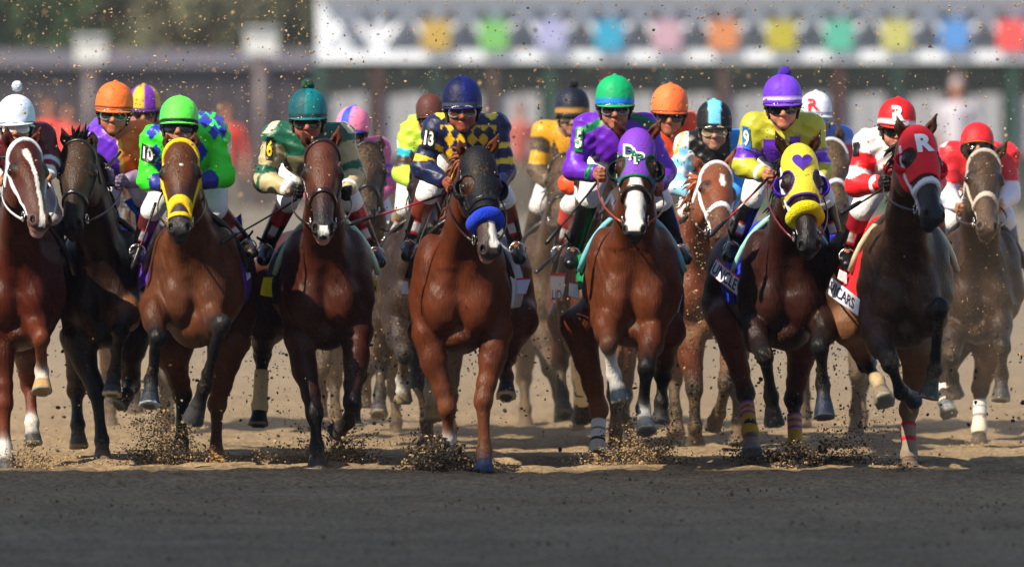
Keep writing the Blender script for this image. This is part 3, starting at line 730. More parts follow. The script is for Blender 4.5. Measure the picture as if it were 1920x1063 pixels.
def whip(a, b, D1, D2, label, red=False, grip=True):
    a_, b_ = P(a[0], a[1], D1), P(b[0], b[1], D2); mid = a_*.5+b_*.5; mid = mid+np.array((0, 0, -.012))
    root = MB(); p = bez(a_, mid, b_, 14); rr = [.0095]*3+[.007-.0002*i for i in range(11)]
    cc = [lin('141214') if not (red and 4 <= i <= 8) else lin('b01828') if i != 6 else lin('d8d8dc') for i in range(14)]
    root.tube(p, rr, np.array(cc), n=8); o = root.build('riding_whip', M_LEATHER, None, a_)
    fl = MB(); d = nrm(b_-a_); sd_ = np.cross(d, (0, 1, 0))
    fl.tube([b_-d*.16, b_-d*.14, b_-d*.02, b_], [.008, .014, .015, .008], lin('1c1b1d'), n=8); fl.build('whip_flap', M_LEATHER, o)
    tag(o, label, 'whip', 'riding whips carried by the jockeys'); return o
# ---------------------------------------------------------------- ground
def ground():
    xs = np.concatenate([[-400, -120, -40, -16], np.arange(-9, 9, .035), [16, 40, 120, 400]])
    ys = np.concatenate([[-150, -40, 0, 25, 40], np.arange(46, 64, .026), np.arange(64, 84, .09), [90, 100, 130, 180, 260, 400, 900]])
    X, Y = np.meshgrid(xs, ys, indexing='ij'); Z = np.zeros_like(X)
    def vn(X, Y, s, seed):
        r = np.random.default_rng(seed).random((256, 256)); x, y = X*s, Y*s; i, j = np.floor(x).astype(int), np.floor(y).astype(int); fx, fy = x-i, y-j
        fx, fy = fx*fx*(3-2*fx), fy*fy*(3-2*fy); g = lambda a, b: r[a % 256, b % 256]
        return g(i, j)*(1-fx)*(1-fy)+g(i+1, j)*fx*(1-fy)+g(i, j+1)*(1-fx)*fy+g(i+1, j+1)*fx*fy-.5
    near = (np.abs(X) < 9) & (Y > 45) & (Y < 85)
    Z += vn(X, Y, 1.1, 1)*.03+vn(X, Y, 4, 2)*.022+vn(X, Y*1.3, 9, 3)*.016+vn(X, Y, 17, 4)*.012
    Z += vn(X, Y*3, 6, 8)*.05*((Y > 57.5) & (Y < 62))
    Z += .016*np.sin(Y*2*math.pi/.42+vn(X, Y, .8, 5)*2.5)*(Y > 59.8)*np.clip((Y-59.8)*2, 0, 1)
    Z *= near
    n, m = X.shape; idx = np.arange(n*m).reshape(n, m)
    Q = np.stack([idx[:-1, :-1], idx[1:, :-1], idx[1:, 1:], idx[:-1, 1:]], -1).reshape(-1, 4)
    m_ = bpy.data.materials.new('track_dirt'); m_.use_nodes = True; t = m_.node_tree; b = t.nodes['Principled BSDF']
    tc = t.nodes.new('ShaderNodeTexCoord')
    def noise(s, d=6, r=.6):
        z = t.nodes.new('ShaderNodeTexNoise'); z.inputs['Scale'].default_value = s; z.inputs['Detail'].default_value = d; z.inputs['Roughness'].default_value = r
        t.links.new(tc.outputs['Object'], z.inputs['Vector']); return z.outputs[0]
    cr = t.nodes.new('ShaderNodeValToRGB'); t.links.new(noise(1.3), cr.inputs[0])
    cr.color_ramp.elements[0].position = .3; cr.color_ramp.elements[0].color = (.28, .195, .115, 1)
    cr.color_ramp.elements[1].position = .7; cr.color_ramp.elements[1].color = (.43, .31, .185, 1)
    mx = t.nodes.new('ShaderNodeMix'); mx.data_type = 'RGBA'; mx.blend_type = 'MULTIPLY'; mx.inputs['Factor'].default_value = 1
    mr = t.nodes.new('ShaderNodeMapRange'); mr.inputs[1].default_value = .35; mr.inputs[2].default_value = .62; mr.inputs[3].default_value = .5; mr.inputs[4].default_value = 1.2
    t.links.new(noise(28, 8, .7), mr.inputs[0]); t.links.new(cr.outputs[0], mx.inputs['A']); t.links.new(mr.outputs[0], mx.inputs['B'])
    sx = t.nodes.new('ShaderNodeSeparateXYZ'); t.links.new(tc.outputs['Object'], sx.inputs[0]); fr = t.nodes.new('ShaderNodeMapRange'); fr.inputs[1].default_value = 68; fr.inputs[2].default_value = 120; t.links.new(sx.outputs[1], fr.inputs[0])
    m3 = t.nodes.new('ShaderNodeMix'); m3.data_type = 'RGBA'; m3.inputs['B'].default_value = (.17, .15, .125, 1); t.links.new(fr.outputs[0], m3.inputs['Factor']); t.links.new(mx.outputs['Result'], m3.inputs['A']); mx = m3  # far track painted darker and greyer, standing in for the dust's shade
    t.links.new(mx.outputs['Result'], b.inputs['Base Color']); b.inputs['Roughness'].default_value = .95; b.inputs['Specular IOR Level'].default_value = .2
    bm = t.nodes.new('ShaderNodeBump'); bm.inputs['Strength'].default_value = .9; bm.inputs['Distance'].default_value = .02
    t.links.new(noise(45, 8, .75), bm.inputs['Height']); t.links.new(bm.outputs[0], b.inputs['Normal'])
    V = np.stack([X.ravel(), Y.ravel(), Z.ravel()], 1)
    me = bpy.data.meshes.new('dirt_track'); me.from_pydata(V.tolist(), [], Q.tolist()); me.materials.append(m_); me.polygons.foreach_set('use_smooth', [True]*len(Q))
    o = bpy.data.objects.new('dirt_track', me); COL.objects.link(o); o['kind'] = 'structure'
ground()
# ---------------------------------------------------------------- the stand whose shade lies over the foreground
ROOF = 19.2*math.tan(SUN_EL)/math.cos(SUN_AZ)
def stand():
    r = empty('grandstand', (-30, 10, 0)); tag(r, 'tall concrete grandstand beside the track that shades the foreground dirt', 'grandstand')
    mb = MB(); cc = lin('8f8a80')
    for i in range(12): mb.box((-46+i*1.5, -40, 0), (-44.5+i*1.5, 40.2, 12-i*.95), cc)
    mb.build('seating_tiers', M_PAINT, r, smooth=False)
    mb = MB()
    for y in range(-38, 41, 10):
        for x in (-44, -27, -12): mb.box((x-.4, y-.4, 0), (x+.4, y+.4, ROOF-1.3), lin('b0aba0')); mb.build('column', M_PAINT, r, smooth=False); mb = MB()
    MB().box((-47, -41, 11), (-10, 40.2, 12), cc).build('upper_deck', M_PAINT, r, smooth=False)
    mb = MB().box((-47, -41, ROOF-1.3), (-8.5, 40.9, ROOF), lin('777c80')); mb.build('roof', M_PAINT, r, smooth=False)
    MB().box((-11, -40, 0), (-10.5, 40.2, 6), lin('9c978c')).build('front_wall', M_PAINT, r, smooth=False)
    MB().box((-47.4, -41, 0), (-47, 40.2, ROOF-1.3), lin('9c978c')).build('rear_wall', M_PAINT, r, smooth=False)
    MB().box((-47, 40.0, 0), (-10, 40.35, ROOF-1.3), lin('9c978c')).build('end_wall', M_PAINT, r, smooth=False)
stand()
# ---------------------------------------------------------------- starting gate far behind
GY = 200.0
def gate():
    r = empty('starting_gate', P(1300, 400, GY)); tag(r, 'long white starting gate with overhead truss and coloured number panels across the track', 'starting gate')
    W = lin('e4eaf6'); p = lambda u, v, y=GY: P(u, v, y)
    def bx(u0, v0, u1, v1, y0, y1, c): a, b = p(u0, v1), p(u1, v0); return ((a[0], y0, a[2]), (b[0], y1, b[2]), c)
    mb = MB()
    for y in (GY-.6, GY+1.4):
        mb.box(*bx(595, -8, 2300, 22, y, y+.25, W)); mb.box(*bx(595, 96, 2300, 116, y, y+.25, W))
        for i in range(16):
            u = 605+i*108; mb.box(*bx(u-9, 22, u+9, 96, y+.02, y+.2, W))
            a, b, c_ = p(u, 94), p(u+54, 24), p(u+108, 94)
            for q_ in (a, b, c_): q_[1] = y+.12
            mb.tube([a, b], .10, W, n=6); mb.tube([b, c_], .10, W, n=6)
    mb.build('truss', M_PAINT, r, smooth=False)
    MB().box(*bx(590, -14, 2300, -8.2, GY-1, GY+2.2, W)).build('canopy', M_PAINT, r, smooth=False)
    MB().box(*bx(600, 22.5, 2300, 95.5, GY+.3, GY+.36, lin('ccd6e6'))).build('gap_lightening_panel', M_PAINT, r, smooth=False)  # pale panel added behind the lattice to lighten its dark gaps
    cols = ['b09448', '6cac60', '9ca0cc', '2c94bc', 'b494a8', 'c07c50', 'a8a030', '50a894', 'b0b068', '5088cc', 'e05050', '8050c0', '40a070']
    for i, c in enumerate(cols):
        u = 818+i*107.5; MB().box(*bx(u-26, 40, u+26, 95, GY-.75, GY-.66, lin(c))).build('number_panel', M_PAINT, r, smooth=False)
    for i in range(15):
        u = 600+i*108
        MB().box(*bx(u-7, 116.3, u+7, 400, GY-.5, GY+2, lin(['24483c', '4a2c28', '1f3a34', '54413c'][i % 4]))).build('stall_divider', M_PAINT, r, smooth=False)
        MB().box(*bx(u+8, 180, u+47, 292, GY-.3, GY+.0, lin('9c9ea6'))).build('front_door', M_CLOTH, r, smooth=False)
        MB().box(*bx(u+50, 176, u+88, 290, GY-.3, GY+.0, lin('94969e'))).build('front_door', M_CLOTH, r, smooth=False)
    MB().box(*bx(595, 130, 2300, 400, GY+5, GY+5.2, lin('1c2422'))).build('tail_gate', M_PAINT, r, smooth=False)
    MB().box(*bx(1290, 300, 2300, 396, GY-.2, GY-.05, lin('1a4c38'))).build('base_panel', M_PAINT, r, smooth=False)
    for u in (640, 1100, 1560, 2050):
        a = p(u, 400); mb = MB(); mb.tube([a+np.array((-.12, .5, .45)), a+np.array((.12, .5, .45))], .45, lin('1a1a1a'), n=20); mb.build('wheel', M_CLOTH, r)
gate()
def hedge(name, label, cat, u0, u1, v0, v1, Y, c, n, sz=.25, dep=2.0):
    a, b = P(u0, v1, Y), P(u1, v0, Y); r_ = RNG
    pts = np.stack([r_.uniform(a[0], b[0], n), r_.uniform(Y, Y+dep, n), r_.uniform(max(a[2], .02), b[2], n)], 1)
    V = []; Fc = []; C = []
    for p in pts:
        R_ = r_.normal(size=(2, 3)); e1, e2 = nrm(R_[0])*sz, nrm(R_[1])*sz; k = len(V); V += [p-e1, p+e2, p+e1, p-e2]; Fc.append((k, k+1, k+2, k+3)); C += [np.array(c)*r_.uniform(.5, 1.5)]*4
    o = mk(name, V, Fc, np.array(C), M_LEAF, None, ((a[0]+b[0])/2, Y, 0), smooth=False); tag(o, label, cat); return o
def barn():
    r = empty('barrier_wall', P(200, 400, 212)); tag(r, 'long dark grey brown wall behind the track left of the starting gate', 'wall')
    a, b = P(-300, 300, 212), P(592, 104, 212)
    MB().box((a[0], 212, 0), (b[0], 213, b[2]), lin('3e3840')).build('wall_boards', M_PAINT, r, smooth=False)
    MB().box((a[0], 211.7, b[2]-.25), (b[0], 213.3, b[2]+.12), lin('6a6876')).build('coping', M_PAINT, r, smooth=False)
    mb = MB()
    for i in range(24): x = a[0]+i*.5; mb.box((x, 211.93, .02), (x+.05, 211.99, b[2]-.3), lin('3a363e'))
    mb.build('battens', M_PAINT, r, smooth=False)
barn()
for u, v0, v1, w, lab in ((170, 72, 118, 28, 'left one of two white utility boxes on tan posts before the dark wall'), (490, 58, 104, 30, 'white utility box on a tan post nearest the starting gate')):
    b = P(u, 400, 208); e = empty('utility_box', (b[0], 208, 0)); tag(e, lab, 'utility box', 'white boxes on posts by the wall')
    a, c = P(u-w, v1, 208), P(u+w, v0, 208); mb = MB().box((a[0], 207.8, a[2]), (c[0], 208.3, c[2]), lin('c8cacc')); mb.build('cabinet', M_PAINT, e, smooth=False)
    MB().box((a[0]-.04, 207.7, c[2]), (c[0]+.04, 208.4, c[2]+.06), lin('c8ccd0')).build('lid', M_PAINT, e, smooth=False)
    MB().tube([(b[0], 208, 0), (b[0], 208, 1.5), (b[0], 208, a[2])], .15, lin('52464a'), n=12).build('post', M_PAINT, e)
def tree(u, Y, vtop, spread, c, label, n=2600, name='tree'):
    b = P(u, 300, Y); top = P(u, vtop, Y)[2]; e = empty(name, (b[0], Y, 0)); tag(e, label, 'tree')
    mb = MB(); mb.tube([(b[0], Y, 0), (b[0]+.1, Y, top*.35), (b[0]-.1, Y, top*.7)], [.32, .24, .08], lin('4a3c30'), n=10)
    V = []; Fc = []; C = []; cl = []
    for i in range(26):
        th = random.uniform(0, 6.28); zz = random.uniform(.22, 1.0); rr = spread*math.sqrt(max(.05, 1-(zz-.5)**2*2.2))*random.uniform(.35, 1)
        cl.append((np.array((b[0]+rr*math.cos(th), Y+rr*math.sin(th), top*zz)), spread*random.uniform(.25, .42), random.uniform(.55, 1.5)))
        if i % 3 == 0: mb.tube([(b[0], Y, top*.3), tuple(cl[-1][0])], [.12, .03], lin('4a3c30'), n=6)
    mb.build('trunk', M_BARK, e)
    for i in range(n):
        p0, r_, k = cl[i % len(cl)]; p = p0+RNG.normal(size=3)*r_*.55; p[2] = max(p[2], .3); e1, e2 = nrm(RNG.normal(size=3))*.16, nrm(RNG.normal(size=3))*.11
        j = len(V); V += [p-e1, p+e2, p+e1, p-e2]; Fc.append((j, j+1, j+2, j+3)); C += [c*k*random.uniform(.7, 1.3)]*4
    mk('crown', V, Fc, np.array(C), M_LEAF, e, smooth=False)
G1, G2, G3 = np.array((.022, .052, .014)), np.array((.012, .03, .014)), np.array((.17, .17, .10))
for a in [(-60, 246, -200, 2.6, G2, 'dark green tree at the far left beyond the wall'), (60, 240, -160, 2.6, G2, 'dark tree right of the leftmost tree beyond the wall'), (215, 238, -190, 2.6, G1, 'bright green tree beyond the wall above the orange cap'),
          (380, 236, -60, 1.9, G3, 'pale straw coloured bushy tree beyond the wall'), (500, 240, -90, 2.1, G3, 'second pale straw tree, just left of the starting gate'),
          (640, 250, -180, 2.6, G1*.9, 'green tree rising behind the left end of the starting gate'), (320, 252, -230, 2.6, G1, 'tall green tree behind the pale straw tree'), (850, 252, -160, 2.8, G2, 'dark tree seen through the gate truss near the yellow panel'),
          (1060, 254, -170, 2.8, G2, 'dark tree seen through the truss near the green panel'), (1280, 252, -160, 2.8, G2, 'dark tree seen through the truss by the blue panel'), (1500, 250, -160, 2.8, G1, 'green tree seen through the truss by the orange panel'),
          (1720, 252, -160, 2.8, G2, 'dark tree seen through the truss by the teal panel'), (1930, 250, -170, 2.8, G1, 'green tree at the right edge behind the gate')]:
    tree(*a)
hedge('tree_line', 'far dark tree belt closing the view beyond the gate', 'tree belt', -400, 2400, -420, 330, 262, G2*.9, 9000, .5, 5)['kind'] = 'stuff'
# people standing far behind
def bystander(u, vh, Y, shirt, label, hair='2a1c14'):
    b = P(u, vh, Y); zt = b[2]; s = zt/1.78; x = b[0]; A_ = lambda a, y, z: np.array((x+a*s, Y+y*s, z*s)); sk = lin('a8705a'); sh = lin(shirt); tr = lin('6a655c')
    B = [ell(A_(0, 0, 1.68), (.075*s, .09*s, .105*s), ca=sk, k=.02), ell(A_(0, .02, 1.72), (.082*s, .095*s, .09*s), ca=lin(hair), k=.005), seg(A_(0, 0, 1.6), A_(0, 0, 1.45), .05*s, .06*s, ca=sk, k=.03),
         ell(A_(0, -.09, 1.66), (.012*s, .02*s, .02*s), ca=sk, k=.01),
         seg(A_(0, 0, 1.36), A_(0, 0, 1.0), .15*s, .14*s, s_=(1.1, 1, 1), ca=sh, k=.05), seg(A_(-.18, 0, 1.42), A_(.18, 0, 1.42), .07*s, .07*s, ca=sh, k=.05)]
    for q in (-1, 1):
        B += [seg(A_(q*.2, 0, 1.4), A_(q*.27, .02, 1.12), .055*s, .045*s, ca=sh, k=.03), seg(A_(q*.27, .02, 1.12), A_(q*.26, -.08, .88), .04*s, .03*s, ca=sk, k=.02), ell(A_(q*.26, -.1, .82), (.03*s, .04*s, .05*s), ca=sk, k=.02),
              seg(A_(q*.09, 0, .95), A_(q*.1, 0, .5), .09*s, .065*s, ca=tr, k=.04), seg(A_(q*.1, 0, .5), A_(q*.11, .02, .09), .06*s, .045*s, ca=tr, k=.03), seg(A_(q*.11, .03, .045), A_(q*.12, -.14, .045), .045*s, .04*s, ca=BLACK, k=.02)]
        for f_ in range(4): B.append(seg(A_(q*.26+(f_-1.5)*.006, -.11+f_*.014, .79), A_(q*.255, -.115+f_*.014, .73+.008*abs(f_-1.5)), .010*s, .008*s, ca=sk, k=.008))
        B.append(seg(A_(q*.25, -.12, .84), A_(q*.225, -.14, .78), .012*s, .010*s, ca=sk, k=.01))
    lo, hi = bounds(B); X_, Y_, Z_ = ax(lo[0], hi[0], .02), ax(lo[1], hi[1], .03), ax(lo[2], hi[2], .02); V, Q = nets(field(B, X_, Y_, Z_), X_, Y_, Z_); c, *_ = colour(B, V, .01)
    tag(mk('person', V, Q, c, M_CLOTH, None, (x, Y, 0)), label, 'person', 'people standing far behind by the gate')
bystander(92, 188, 165, 'd83430', 'blurred standing person in a red shirt farthest left')
bystander(128, 200, 162, 'e04038', 'blurred standing person in a red shirt beside the one farthest left')
bystander(425, 198, 168, 'd03a34', 'blurred standing person in red between the lime and teal caps')
bystander(1795, 150, 185, 'b8b4c0', 'blurred standing person in grey in front of the gate at right', 'a8a8b0')
bystander(975, 196, 190, 'a05048', 'blurred standing person in dull red before the gate behind the black pompom cap')
# ---------------------------------------------------------------- colours of the silks: functions of where a point of the shirt lies
def base(n, c): return np.tile(lin(c), (n, 1))
def setc(c, m, x): c[m] = lin(x)
def silk_maroon(u, v, tg, t):
    c = base(len(u), '5c0c1c'); f = (tg == 'RF') | (tg == 'LF'); setc(c, f & (t > .25), 'd8d8e4'); setc(c, f & (t > .5), '7a1024'); setc(c, f & (t > .75), 'e4e4ee'); return c
def silk_halves(u, v, tg, t):
    c = base(len(u), '6a2ed0'); setc(c, (u > 226), 'f07828'); setc(c, (np.abs(u-224-(v-270)*.1) < 4), 'f0c040'); f = (tg == 'RF') | (tg == 'LF'); setc(c, f, '8c7c9c'); setc(c, (tg == 'RF') & (np.abs(t-.5) < .12), '20181c'); setc(c, (tg == 'RF') & (t > .3) & (t < .38), 'f07828'); return c
def silk_lime(u, v, tg, t):
    c = base(len(u), '3cf028'); up = (tg == 'T') | (tg == 'LA') | (tg == 'RA')
    d = lambda a, b, w, h: ((np.abs(u-a)/w+np.abs(v-b)/h) < 1)
    for a in ((385, 227, 15, 15), (402, 248, 12, 16), (377, 205, 14, 14), (412, 222, 12, 16), (298, 238, 13, 13), (284, 250, 11, 14), (292, 285, 11, 16), (375, 285, 15, 24), (394, 205, 12, 12), (418, 245, 8, 18), (312, 212, 10, 12), (300, 310, 14, 14)): setc(c, up & d(*a), '2432b8')
    setc(c, ((tg == 'LF') | (tg == 'RF')) & (t > .6), '1a2a88'); return c
def silk_tan_green(u, v, tg, t):
    c = base(len(u), 'b8aa82'); g = '0f5a44'; T_ = tg == 'T'
    setc(c, T_ & (v < 300), g); setc(c, T_ & (v > 292) & (u < 575), '6e6850')
    for s_ in (520, 640): setc(c, (tg != 'LF') & (tg != 'RF') & (np.abs(u-s_-(v-225)*(-.85 if s_ < 560 else .85)) < 7) & (v < 250), 'd6ccaa')
    for q in ('LA', 'RA'): setc(c, (tg == q) & (t < .2), g); setc(c, (tg == q) & (t > .68) & (t < .9), g)
    for q in ('LF', 'RF'): setc(c, (tg == q) & (t > .0) & (t < .12), g)
    return c
def silk_diamonds(u, v, tg, t):
    c = base(len(u), '101c4a'); a, b = (u-875)/21, (v-262)/27; k = (np.floor(a+b)+np.floor(a-b)) % 2 == 0
    T_ = tg == 'T'; setc(c, T_ & k & (v > 235) & (v < 300) & (np.abs(u-878) < 52), 'f0c020'); setc(c, T_ & (np.abs(u-874) < 3), '101c4a')
    for x, y in ((828, 214), (922, 216)): setc(c, ((np.abs(u-x)/13+np.abs(v-y)/11) < 1), 'f0d838')
    for q in ('LA', 'RA'): setc(c, (tg == q) & (t > .40) & (t < .52), 'f0c828'); setc(c, (tg == q) & (t > .75) & (t < .95), 'f4cc20')
    return c
def silk_purple_green(u, v, tg, t):
    c = base(len(u), '6a20c0'); g = '0a7a50'
    d1 = np.abs((v-236)+(u-1112)*.55); setc(c, (d1 < 8) & (np.abs(u-1112) < 24) & (v < 270), g)
    d2 = np.abs((v-226)-(u-1205)*.45); setc(c, (d2 < 9) & (np.abs(u-1203) < 26) & (v < 260), '14603c'); return c
def silk_plain(c0, arms=None, cuffs=None, bands=None):
    def f(u, v, tg, t):
        c = base(len(u), c0)
        if arms: setc(c, (tg != 'T'), arms)
        if cuffs: setc(c, ((tg == 'LF') | (tg == 'RF')), cuffs)
        for q, a, b, x in bands or []: setc(c, (tg == q) & (t > a) & (t < b), x)
        return c
    return f
def silk_dots(u, v, tg, t):
    c = base(len(u), 'dfe6f0'); setc(c, (tg == 'T'), '101214'); setc(c, (tg == 'RA') | (u > 1368), '2a8ce0')
    arm = (tg == 'LA') | (tg == 'LF') | ((tg == 'T') & (u < 1290))
    setc(c, arm, 'dfe6f0')
    for x, y in ((1270, 305), (1281, 283), (1268, 332), (1288, 335), (1284, 355), (1302, 350), (1290, 310), (1268, 362)): setc(c, arm & (np.hypot(u-x, v-y) < 10), '88d0f4')
    setc(c, (tg != 'LF') & (np.abs((u-1276)+(v-262)*.35) < 3) & (v < 290), 'f0c020'); return c
def silk_yellow_purple(u, v, tg, t):
    c = base(len(u), 'b4b42c'); T_ = tg == 'T'; setc(c, T_ & (v > 262) & (np.abs(u-1445) < 30), '5a20b4'); setc(c, T_ & (v > 255) & (u > 1480) & (u < 1500), '5a20b4')
    for q in ('LA', 'RA'): setc(c, (tg == q) & (t > .55), '6426c4'); setc(c, (tg == q) & (t > .58) & (t < .63), '9a78e0'); setc(c, (tg == q) & (t > .88) & (t < .92), 'c8b4f0')
    return c
def silk_red_white(u, v, tg, t):
    c = base(len(u), 'e6e6ec'); setc(c, (tg == 'LA') & (t > .28) & (t < .62), 'e01420'); setc(c, (tg == 'LF'), 'e01420'); setc(c, (tg == 'RA') & (t > .3) & (t < .7), 'e01420'); setc(c, (tg == 'RF'), 'e01420')
    setc(c, (tg == 'T') & (u > 1656) & (u < 1672) & (v > 308) & (v < 330), 'e01420'); return c
def silk_red_wsleeve(u, v, tg, t):
    c = base(len(u), 'd42432'); setc(c, (tg == 'RF') | (tg == 'LF'), 'dcdcf0'); setc(c, ((tg == 'LA') | (tg == 'RA')) & (t > .7), 'dcdcf0'); setc(c, (np.abs(u-1775-(255-v)*.6) < 9) & (v < 275), 'ececf4'); return c
WR = lambda *st: (lambda t: next(lin(c) for a, c in st if t <= a))
chest = lin('6e3420'); bay = np.array((.19, .080, .038)); dbay = np.array((.105, .032, .018)); ches6 = np.array((.20, .062, .026)); ches8 = np.array((.21, .072, .03)); dark9 = np.array((.062, .022, .014)); brn = np.array((.112, .064, .040)); blk2 = np.array((.042, .022, .014))
w_bl = WR((.25, 'f0f0f0'), (.32, '101014'), (.58, 'f0f0f0'), (.64, '101014'), (1, 'e0dcd4')); w_py = WR((.08, '8c40a0'), (.16, 'c8a040'), (.24, 'a04898'), (.32, 'c8a040'), (.40, 'a04898'), (1, 'c89c38'))
w_rd = WR((.12, 'c02434'), (.4, '8c7868'), (.5, 'c02434'), (1, '8a7a6c')); w_tn = WR((1, 'e6cfa0')); w_wt = WR((.18, 'dcd8d4'), (.24, '8c8c8c'), (.42, 'dcd8d4'), (.5, '8c8c8c'), (1, 'e8dcc8'))
BZ1 = [(.10, .008, .020), (.16, .018, .026), (.22, .005, .02), (.42, .0, .02), (.60, .005, .03)]
rear = dict(res=1.35, nmane=40, legmud=.5, mud=.25)
